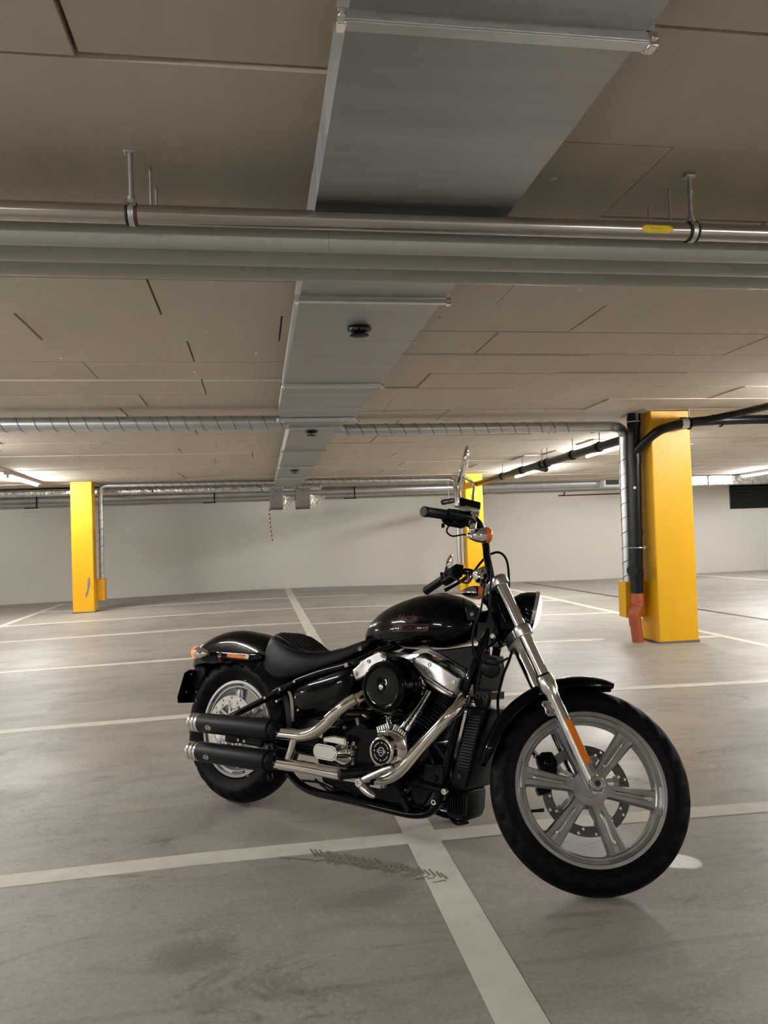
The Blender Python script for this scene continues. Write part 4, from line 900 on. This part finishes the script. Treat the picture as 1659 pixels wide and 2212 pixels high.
def lettering(s, x0, x1, z0, z1, m, name, shear=0, lift=.001, bold=0, slope=0):
    V, F = text_mesh(s, 1., shear, bold); mn, mx_ = V.min(0), V.max(0); U = (V - mn) / (mx_ - mn + 1e-9)
    Q = []
    for u, v, _ in U:
        x = x0 + (x1 - x0) * u; z = z0 + (z1 - z0) * v + slope * (x - x0); Q.append((x, tank_y(x, z, lift), z))
    return P(name, MB().add(Q, F), m, tank, smooth=0)
lettering('Harley-', .893, 1.022, .842, .872, 'logored', 'lettering', shear=.25, bold=.03, slope=.06)
V = []; F = []; nx, nz = 24, 4
for i in range(nx + 1):
    for j in range(nz + 1):
        x = .872 + .172 * i / nx + .006 * j / nz; z = .803 + .028 * j / nz + .07 * (x - .872); V.append((x, tank_y(x, z, .0006), z))
for i in range(nx):
    for j in range(nz): a = i * (nz + 1) + j; F.append((a, a + nz + 1, a + nz + 2, a + 1))
P('logo_band', MB().add(V, F), 'logored', tank, smooth=60)
lettering('DAVIDSON', .879, 1.042, .808, .828, 'engblack', 'lettering', shear=.1, lift=.0013, bold=.02, slope=.07)
# ------------------------------------------------------------------ engine
eng = P('crankcase', MB().prism([(.56, .40), (.60, .445), (.74, .455), (.80, .43), (.86, .45), (.93, .455), (1.0, .44), (1.07, .41), (1.09, .34), (1.10, .25), (1.06, .185), (.93, .168), (.70, .17), (.58, .19), (.545, .27)], -.118, .12), 'engblack', bevel=.008, smooth=30)
CK = A([.918, 0, .28])
for sgn, ang in ((1, 26.), (-1, 24.)):
    a = math.radians(ang) * sgn; ax = A([math.sin(a), 0, math.cos(a)]); ex = A([math.cos(a), 0, -math.sin(a)])
    mb = MB()
    def slab(d0, d1, hx, hy, rnd=.35):
        q = []
        for t in np.linspace(0, 2 * np.pi, 28, endpoint=False):
            c_, s_ = math.cos(t), math.sin(t); q.append((hx * abs(c_) ** rnd * np.sign(c_), hy * abs(s_) ** rnd * np.sign(s_)))
        mb.loft([[CK + ax * d + ex * u + A([0, v, 0]) for u, v in q] for d in (d0, d1)])
    mb.cyl(CK + ax * .12, CK + ax * .335, .058, 24)
    cyl = P('cylinder', mb, 'engblack', bike)
    mb = MB()
    for k in range(11): slab(.165 + k * .0145, .165 + k * .0145 + .0055, .074, .088)
    o = P('cooling_fins', mb, 'satin', bike, smooth=30); o['kind'] = 'stuff'
    mb = MB()
    for k in range(4): slab(.322 + k * .013, .322 + k * .013 + .006, .083, .098)
    slab(.325, .372, .07, .085)
    P('cylinder_head', mb, 'satin', bike, smooth=30)
    # pushrod tubes
    for off in ((0., .032) if sgn > 0 else (.032,)):
        b0 = A([.982, -.140, .446]) if sgn > 0 else A([.862, -.140, .446]); b1 = A([1.066, -.128, .598]) if sgn > 0 else A([.775, -.128, .598])
        b0 = b0 + A([-.03 * sgn * (off > 0), .012 * (off > 0), .005 * (off > 0)]); b1 = b1 + A([-.03 * sgn * (off > 0), .03 * (off > 0), .0])
        d = b1 - b0
        P('pushrod_tube', MB().cyl(b0, b0 + d * .12, .0098, 16).cyl(b0 + d * .1, b0 + d * .74, .0062, 16).cyl(b0 + d * .72, b1, .0082, 16), 'polish', bike)
    # tappet block with collars
    c0 = A([.962, -.150, .442]) if sgn > 0 else A([.886, -.150, .445])
    tb = P('tappet_block', MB().loft([[c0 + ex * u + ax * h + A([0, v, 0]) for u, v in ((-.031, -.006), (.031, -.006), (.031, .03), (-.031, .03))] for h in (-.014, .002)]), 'polish', bike, bevel=.003)
    for u in (-.026, -.016, -.005, .005, .016, .026): P('collar', MB().cyl(c0 + ex * u + ax * -.013 + A([0, -.010, 0]), c0 + ex * u + ax * .010 + A([0, -.010, 0]), .0044, 10), 'polish', tb)
# rocker covers, outlines as seen from the right
RF = [(.962, .690), (.975, .708), (.992, .720), (1.03, .722), (1.10, .698), (1.186, .655), (1.180, .625), (1.158, .584), (1.13, .586), (1.076, .606), (1.03, .630), (1.002, .650), (.985, .672)]
RR_ = [(.690, .640), (.70, .618), (.712, .600), (.74, .612), (.79, .645), (.83, .672), (.855, .70), (.845, .722), (.82, .726), (.757, .695)]
for poly, bumps, bl in ((RF, [((1.012, .708), .026), ((1.088, .684), .03)], ((.984, .705), (1.055, .693), (1.165, .640))), (RR_, [((.742, .672), .022), ((.80, .700), .026)], ((.716, .628), (.775, .682), (.838, .708)))):
    p = A(poly); c_ = p.mean(0); rings = []
    for k, yy in ((1., -.088), (1.0, -.116), (.97, -.126), (.90, -.131)): rings.append([(c_[0] + (x - c_[0]) * k, yy, c_[1] + (z - c_[1]) * k) for x, z in poly])
    rings = [[(x, -y_, z) for x, y_, z in r] for r in rings[::-1]] + rings
    rc = P('rocker_cover', MB().loft(rings), 'rocker', bike, smooth=40, bevel=.003)
    for (bx, bz), h in bumps:
        P('cover_bump', MB().ball((bx, -.090, bz), (.030, .042, h), 20, 12).ball((bx, .090, bz), (.030, .042, h), 20, 12), 'rocker', rc, smooth=60)
    for x, z in bl: bolt(rc, x, -.130, z, 1.0)
# ridge strip on the front cover
P('cover_ridge', MB().tube([(.968, -.131, .688), (1.0, -.133, .676), (1.03, -.134, .655), (1.08, -.134, .632), (1.13, -.134, .61), (1.166, -.132, .598)], .007, 10, 5), 'rocker', bpy.data.objects['rocker_cover'], smooth=60)
P('intake_duct', MB().cyl((.90, -.02, .60), (.925, -.17, .60), .045, 24), 'engblack', bike)
P('coil_cover', MB().prism([(1.01, .745), (1.09, .755), (1.20, .775), (1.205, .735), (1.195, .665), (1.12, .705)], -.07, .07), 'satin', bike, bevel=.006)
P('head_brace', MB().loft([A([(x, y, z) for y, z in ((-.075, z0), (-.064, z0), (-.064, z0 + .016), (-.075, z0 + .016))]) for x, z0 in ((1.01, .738), (1.06, .722), (1.12, .698), (1.18, .672))]), 'engblack', bike, bevel=.002)
for x, z in ((.675, .417), (.727, .362), (.73, .288), (.79, .44)): bolt(eng, x, -.122, z, 1.15 if z < .42 else .9)
for x, z in ((.984, .230), (.991, .198), (1.106, .209)): bolt(eng, x, -.120, z, 1.3)
# cam cover with emblem
cc = P('cam_cover', MB().loft([[(c_[0], c_[1], c_[2]) for c_ in [(.93 + (x - .93) * k, yy, .362 + (z - .362) * k) for x, z in ((.852, .352), (.853, .398), (.868, .432), (.905, .446), (.955, .443), (.998, .424), (1.012, .378), (1.004, .325), (.985, .296), (.94, .284), (.885, .280), (.858, .300))]] for k, yy in ((1., -.115), (1., -.150), (.985, -.160), (.94, -.167), (.84, -.171))]), 'chrome', bike, smooth=35, bevel=.002)
CC = A([.906, -.165, .362])
P('cover_ring', MB().lathe([(.066, .012), (.062, -.006), (.056, -.022), (.050, -.029), (.045, -.029), (.0425, -.024)], CC, (0, 1, 0), 48), 'chrome', cc, smooth=50)
em = P('emblem', MB().lathe([(.044, -.021), (.0425, -.0255), (0, -.0255)], CC, (0, 1, 0), 40), 'engblack', cc)
mb = MB(); yy = CC[1] - .0262
def flat(poly): mb.loft([A([(CC[0] + u, yy + d, CC[2] + v) for u, v in poly]) for d in (0, .002)])
for a0, a1 in ((20, 70), (110, 160), (200, 250), (290, 340)):
    t = np.radians(np.linspace(a0, a1, 9)); flat([(.0335 * math.cos(q), .0335 * math.sin(q)) for q in t] + [(.0312 * math.cos(q), .0312 * math.sin(q)) for q in t[::-1]])
for q in (90, 180, 0, 270): flat([(.031 * math.cos(math.radians(q)) + .003 * math.cos(w_), .031 * math.sin(math.radians(q)) + .003 * math.sin(w_)) for w_ in np.linspace(0, 2 * np.pi, 10, endpoint=False)])
def band(o_, i_): 
    n = len(o_)
    for k in range(n): flat([o_[k], o_[(k + 1) % n], i_[(k + 1) % n], i_[k]])
shield = A([(-.013, .010), (-.008, .013), (0, .0165), (.008, .013), (.013, .010), (.013, -.004), (.009, -.012), (0, -.018), (-.009, -.012), (-.013, -.004)])
band([tuple(q) for q in shield], [tuple(q) for q in shield * .84])
band([(-.0185, -.0045), (.0185, -.0045), (.0185, .0045), (-.0185, .0045)], [(-.0165, -.0028), (.0165, -.0028), (.0165, .0028), (-.0165, .0028)])
P('emblem_mark', mb, 'rod', cc, smooth=0)
for x, z, y in ((.862, .360, -.156), (.985, .405, -.158), (.93, .437, -.158), (.975, .312, -.158), (.872, .422, -.156)): bolt(cc, x, y, z, .85)
# transmission cover
def stadium(cx, cz, hw, hh, n=10):
    return [(cx + hw - hh + hh * math.cos(a), cz + hh * math.sin(a)) for a in np.linspace(-math.pi / 2, math.pi / 2, n)] + [(cx - hw + hh + hh * math.cos(a), cz + hh * math.sin(a)) for a in np.linspace(math.pi / 2, 3 * math.pi / 2, n)]
tb = P('transmission_cover', MB().loft([[(x, yy, z) for x, z in stadium(.650 + dx, .320, w_, h_)] for yy, w_, h_, dx in ((-.11, .078, .062, .012), (-.135, .076, .058, .010), (-.150, .070, .045, .004), (-.178, .063, .031, -.012), (-.186, .060, .0285, -.014))]), 'chrome', bike, smooth=40)
P('cover_face', MB().loft([[(x, yy, z) for x, z in stadium(.636, .320, .055, .024)] for yy in (-.184, -.1885)]), 'polish', tb, bevel=.002)
P('clutch_arm_cover', MB().prism([(.60, .372), (.66, .386), (.715, .385), (.73, .37), (.722, .352), (.66, .352), (.61, .345)], -.11, -.165), 'chrome', tb, bevel=.006, smooth=30)
for x, y, z in ((.712, -.150, .332), (.717, -.166, .370), (.605, -.150, .362)): bolt(tb, x, y, z, 1.1)
P('starter_cover', MB().cyl((.66, -.10, .46), (.80, -.10, .47), .028, 20).cyl((.78, -.13, .455), (.80, -.14, .43), .008, 10), 'engblack', bike, bevel=.003)
for pts in ([(.77, -.13, .475), (.795, -.14, .47)], [(.745, -.14, .46), (.76, -.145, .435)]): P('cable_end', MB().tube(pts, .008, 10, 1), 'polish', bike)
P('oil_pan', MB().prism([(.60, .20), (1.02, .20), (1.05, .165), (1.0, .138), (.62, .140)], -.09, .09), 'engblack', bike, bevel=.008)
P('primary_cover', MB().loft([[(x, yy, z) for x, z in stadium(.80, .31, .29, .115)] for yy in (.115, .17, .185)]), 'engblack', bike, bevel=.01, smooth=40)
# ------------------------------------------------------------------ air cleaner
AC = A([.934, 0, .600])
ac = P('air_cleaner', MB().lathe([(.10, -.150), (.112, -.155), (.112, -.175), (.104, -.185), (.098, -.20), (.096, -.232), (.093, -.250), (.086, -.259), (.080, -.262), (.076, -.260), (.073, -.255), (.068, -.254), (.020, -.2575), (.018, -.254), (0, -.254)], AC, (0, 1, 0), 64), 'paint', smooth=50)
P('cover_trim', MB().torus(AC + A([0, -.2605, 0]), (0, 1, 0), .0785, .0026, 56, 8), 'engblack', ac)
P('center_bolt', MB().lathe([(0, -.264), (.006, -.264), (.010, -.262), (.0105, -.255), (0, -.254)], AC, (0, 1, 0), 20), 'polish', ac)
P('breather_bolt', MB().ball((1.03, -.165, .61), .008, 10, 8).ball((1.022, -.168, .632), .006, 10, 8).ball((1.035, -.16, .642), .006, 10, 8), 'chrome', ac)
# ------------------------------------------------------------------ exhaust
ex1 = P('exhaust_pipe', MB().tube([(.845, -.085, .575), (.805, -.13, .565), (.765, -.185, .533), (.71, -.20, .491), (.655, -.20, .443), (.612, -.202, .408), (.575, -.206, .386), (.53, -.21, .372), (.48, -.215, .368), (.37, -.228, .364)], .0235, 24, 8), 'pipechrome', smooth=60)
P('heat_shield', MB().tube([(.775, -.192, .541), (.72, -.2055, .500), (.66, -.2065, .449)], [.0246, .0246, .0246], 24, 6), 'pipechrome', ex1, smooth=60)
ex2 = P('exhaust_pipe', MB().tube([(1.17, -.07, .60), (1.20, -.12, .585), (1.207, -.165, .555), (1.185, -.19, .522), (1.13, -.2, .456), (1.06, -.205, .372), (1.02, -.205, .325), (.985, -.205, .294), (.945, -.206, .274), (.89, -.208, .264), (.80, -.212, .260), (.70, -.216, .257), (.56, -.222, .256), (.38, -.232, .249)], .0232, 24, 8), 'pipechrome', smooth=60)
P('pipe_joint', MB().torus((.560, -.222, .256), (1, -.04, 0), .0228, .0016, 32, 6), 'chrome', ex2)
P('crossover_pipe', MB().tube([(.496, -.213, .355), (.488, -.215, .31), (.474, -.219, .262)], .0165, 20, 5), 'pipechrome', smooth=60)
P('pipe_bracket', MB().box((.90, -.19, .243), (.05, .03, .022)).box((.918, -.185, .255), (.03, .02, .04)), 'rod', ex2, bevel=.003)
for nm, a, b in (('upper', A([-.066, -.25, .353]), A([.402, -.245, .379])), ('lower', A([-.050, -.255, .236]), A([.404, -.25, .258]))):
    d = b - a; L = np.linalg.norm(d)
    mf = P('muffler', MB().lathe([(.030, .055), (.0405, .062), (.0415, .075), (.0436, L - .004), (.0425, L), (.036, L + .0005), (.034, L + .014), (.026, L + .018), (.022, L + .02)], a, d, 40), 'matte', smooth=45)
    for k in range(3):
        P('tip_ring', MB().lathe([(.034, .001 + k * .0215), (.0375, .001 + k * .0215), (.0405, .004 + k * .0215), (.0412, .0105 + k * .0215), (.0405, .017 + k * .0215), (.0375, .020 + k * .0215), (.034, .020 + k * .0215)], a, d, 40, closed=True), 'polish', mf, smooth=30)
    P('tip_bore', MB().lathe([(.0355, .002), (.0335, .05), (0, .05)], a, d, 32), 'lidblack', mf)
    bc = a + d * .30; mb = MB(); t = np.linspace(0, 2 * np.pi, 24, endpoint=False)
    un = d / L; zv = np.cross(un, A([0, 1, 0])) * -1; zv = zv / np.linalg.norm(zv) * (1 if zv[2] > 0 else -1)
    def curve(u, v, lift): return bc + un * u + A([0, -1, 0]) * math.sqrt((.0425 + lift) ** 2 - v * v) + zv * v
    ov = lambda k: [(.017 * k * math.cos(q), -.014 + .0105 * k * math.sin(q)) for q in t]
    o_, i_ = ov(1), ov(.78); V = [curve(u, v, .0012) for u, v in o_ + i_]; n = 24
    mb.add(V, [(k, (k + 1) % n, n + (k + 1) % n, n + k) for k in range(n)])
    for pl_ in ([(-.0095, -.010), (-.0065, -.010), (-.0065, -.019), (-.0095, -.019)], [(-.0065, -.0135), (-.001, -.0135), (-.001, -.016), (-.0065, -.016)], [(-.002, -.010), (.001, -.010), (.001, -.019), (-.002, -.019)], [(.003, -.010), (.010, -.012), (.010, -.017), (.003, -.019)]):
        mb.add([curve(u, v, .0014) for u, v in pl_], [(0, 1, 2, 3)])
    P('muffler_badge', mb, 'polish', mf, smooth=0)
mk = P('muffler_bracket', MB().box((.22, -.205, .308), (.20, .02, .026)).box((.12, -.19, .312), (.05, .03, .05)), 'satin', bevel=.004)
for x in (.19, .225): bolt(mk, x, -.216, .308, .8)
for q0, q1 in (((.405, -.235, .327), (.42, -.24, .300)), ((.395, -.23, .205), (.41, -.235, .185))): P('muffler_clamp', MB().cyl(q0, q1, .012, 12), 'satin', bevel=.002)
# ------------------------------------------------------------------ radiator, regulator, horn
def slope(z): return 1.245 + (z - .553) * .20
rad = P('radiator_cover', MB().loft([[(slope(z) + u * (1 if u < .031 else .66 + .34 * (z - .262) / .295), v, z) for u, v in ((-.040, -.096), (.030, -.096), (.044, -.080), (.046, .0), (.044, .080), (.030, .096), (-.040, .096))] for z in (.262, .285, .54, .557)]), 'satin', bevel=.008, smooth=30)
obj_ = P('slat_recess', MB().loft([[(slope(z) + u, v, z) for u, v in ((-.026, -.0975), (.022, -.0975), (.022, -.090), (-.026, -.090))] for z in (.336, .527)]), 'lidblack', rad)
for k in range(18):
    z = .342 + k * .0106
    P('radiator_slat', MB().hexa([(slope(z) + u, v, z + w_ + (.004 if v < -.095 else 0) * -1) for w_ in (0, .0035) for v in (-.1015, -.092) for u in (-.025, .021)]), 'satin', rad, smooth=0)
P('cover_screw', MB().lathe([(0, -.003), (.008, -.003), (.008, .004), (0, .004)], (slope(.31) - .005, -.098, .31), (0, 1, 0), 14), 'lidblack', rad)
P('radiator_mount', MB().prism([(1.225, .62), (1.29, .62), (1.285, .575), (1.27, .55), (1.24, .55), (1.222, .575)], -.085, -.07).box((1.255, 0, .60), (.03, .14, .03)), 'satin', rad, bevel=.004)
for x in (1.242, 1.272): P('mount_grommet', MB().torus((x, -.086, .597), (0, 1, 0), .009, .003, 16, 6), 'lidblack', rad)
P('added_dark_plate', MB().prism([(1.212, .600), (1.232, .600), (1.245, .70), (1.238, .745), (1.215, .745), (1.205, .69)], -.072, .11), 'satin', bevel=.005, smooth=30)  # black plate added to hide the bright rocker and coil covers behind it
P('horn', MB().lathe([(0, -.02), (.020, -.02), (.034, -.012), (.038, 0), (.034, .012), (0, .016)], (1.275, -.06, .70), (.3, -1, 0), 28), 'satin', bevel=.002)
rg = P('voltage_regulator', MB().loft([[(1.17 + u * k, v * k, z) for u, v in ((-.042, -.075), (.038, -.075), (.046, -.06), (.046, .06), (.038, .075), (-.042, .075))] for z, k in ((.152, .72), (.165, .9), (.19, 1.), (.25, 1.), (.262, .92))]), 'satin', bevel=.006, smooth=30)
for k in range(8): P('cooling_fin', MB().box((1.14 + k * .0105, -.077, .212), (.004, .012, .075)), 'engblack', rg, bevel=.001)
P('regulator_foot', MB().tube([(1.125, -.03, .150), (1.16, -.045, .138), (1.20, -.03, .150)], .010, 10, 4), 'engblack', rg)
P('side_reservoir', MB().box((1.10, -.115, .295), (.085, .03, .085)), 'satin', bevel=.005)
P('reservoir_bolt', MB().lathe([(0, .006), (.011, .006), (.013, 0), (0, 0)], (1.108, -.13, .293), (0, -1, 0), 18), 'engblack')
P('brake_cylinder', MB().cyl((.99, -.13, .258), (1.025, -.13, .262), .010, 12).lathe([(.010, 0)] + [(.017 - .004 * (k % 2), .004 * k) for k in range(12)] + [(.010, .05)], (1.02, -.13, .262), (1, 0, .05), 20).cyl((1.07, -.13, .262), (1.16, -.13, .258), .016, 16), 'satin', bevel=.001)
bolt(eng, 1.163, -.148, .259, 1.4)
# ------------------------------------------------------------------ foot controls, stand
for s in (-1, 1):
    a, b = A([.925, .20 * s, .298]), A([.828, .335 * s, .280])
    d = b - a; L = np.linalg.norm(d)
    pg = P('footpeg', MB().lathe([(.010, 0), (.0165, .004), (.0175, .02), (.0178, L - .02), (.021, L - .012), (.021, L - .003), (.018, L), (0, L)], a, d, 24), 'matte', smooth=40)
    P('peg_bracket', MB().tube([(.97, .13 * s, .235), (.955, .17 * s, .272), (.93, .195 * s, .296)], .014, 12, 4).cyl((.928, .196 * s, .285), (.928, .196 * s, .31), .012, 12), 'satin', pg)
P('forward_bracket', MB().tube([(.93, -.15, .275), (.955, -.15, .238), (.99, -.14, .190), (1.01, -.135, .165)], .014, 12, 4), 'satin')
bp = P('brake_pedal', MB().tube([(.885, -.285, .258), (.91, -.285, .274), (.95, -.283, .296), (.99, -.282, .318), (1.02, -.282, .332)], [.013, .0125, .011, .010, .007], 16, 5).tube([(.89, -.285, .255), (.912, -.285, .240), (.935, -.284, .228), (.958, -.283, .222)], [.014, .015, .013, .006], 14, 5), 'polish', smooth=60)
P('pedal_boss', MB().lathe([(.016, .03), (.018, .0), (.018, -.016), (.014, -.02), (.008, -.02), (.007, -.014), (0, -.014)], (.893, -.282, .260), (0, 1, 0), 24), 'polish', bp)
P('pedal_shaft', MB().cyl((.893, -.27, .26), (.91, -.13, .245), .011, 14), 'satin', bp)
P('kickstand', MB().tube([(.80, .13, .165), (.86, .20, .115), (.92, .275, .078), (.955, .315, .075)], .013, 14, 5), 'paint')
for pts in ([(.45, -.10, .175), (.56, -.11, .185), (.65, -.112, .172), (.74, -.11, .19), (.83, -.11, .165)], [(.52, -.09, .19), (.62, -.115, .165), (.70, -.118, .19), (.75, -.115, .172), (.80, -.11, .20)], [(.60, -.10, .20), (.70, -.11, .21), (.80, -.11, .22), (.90, -.11, .24)]):
    P('wire', MB().tube(pts, .0045, 8, 6), 'satin', smooth=60)
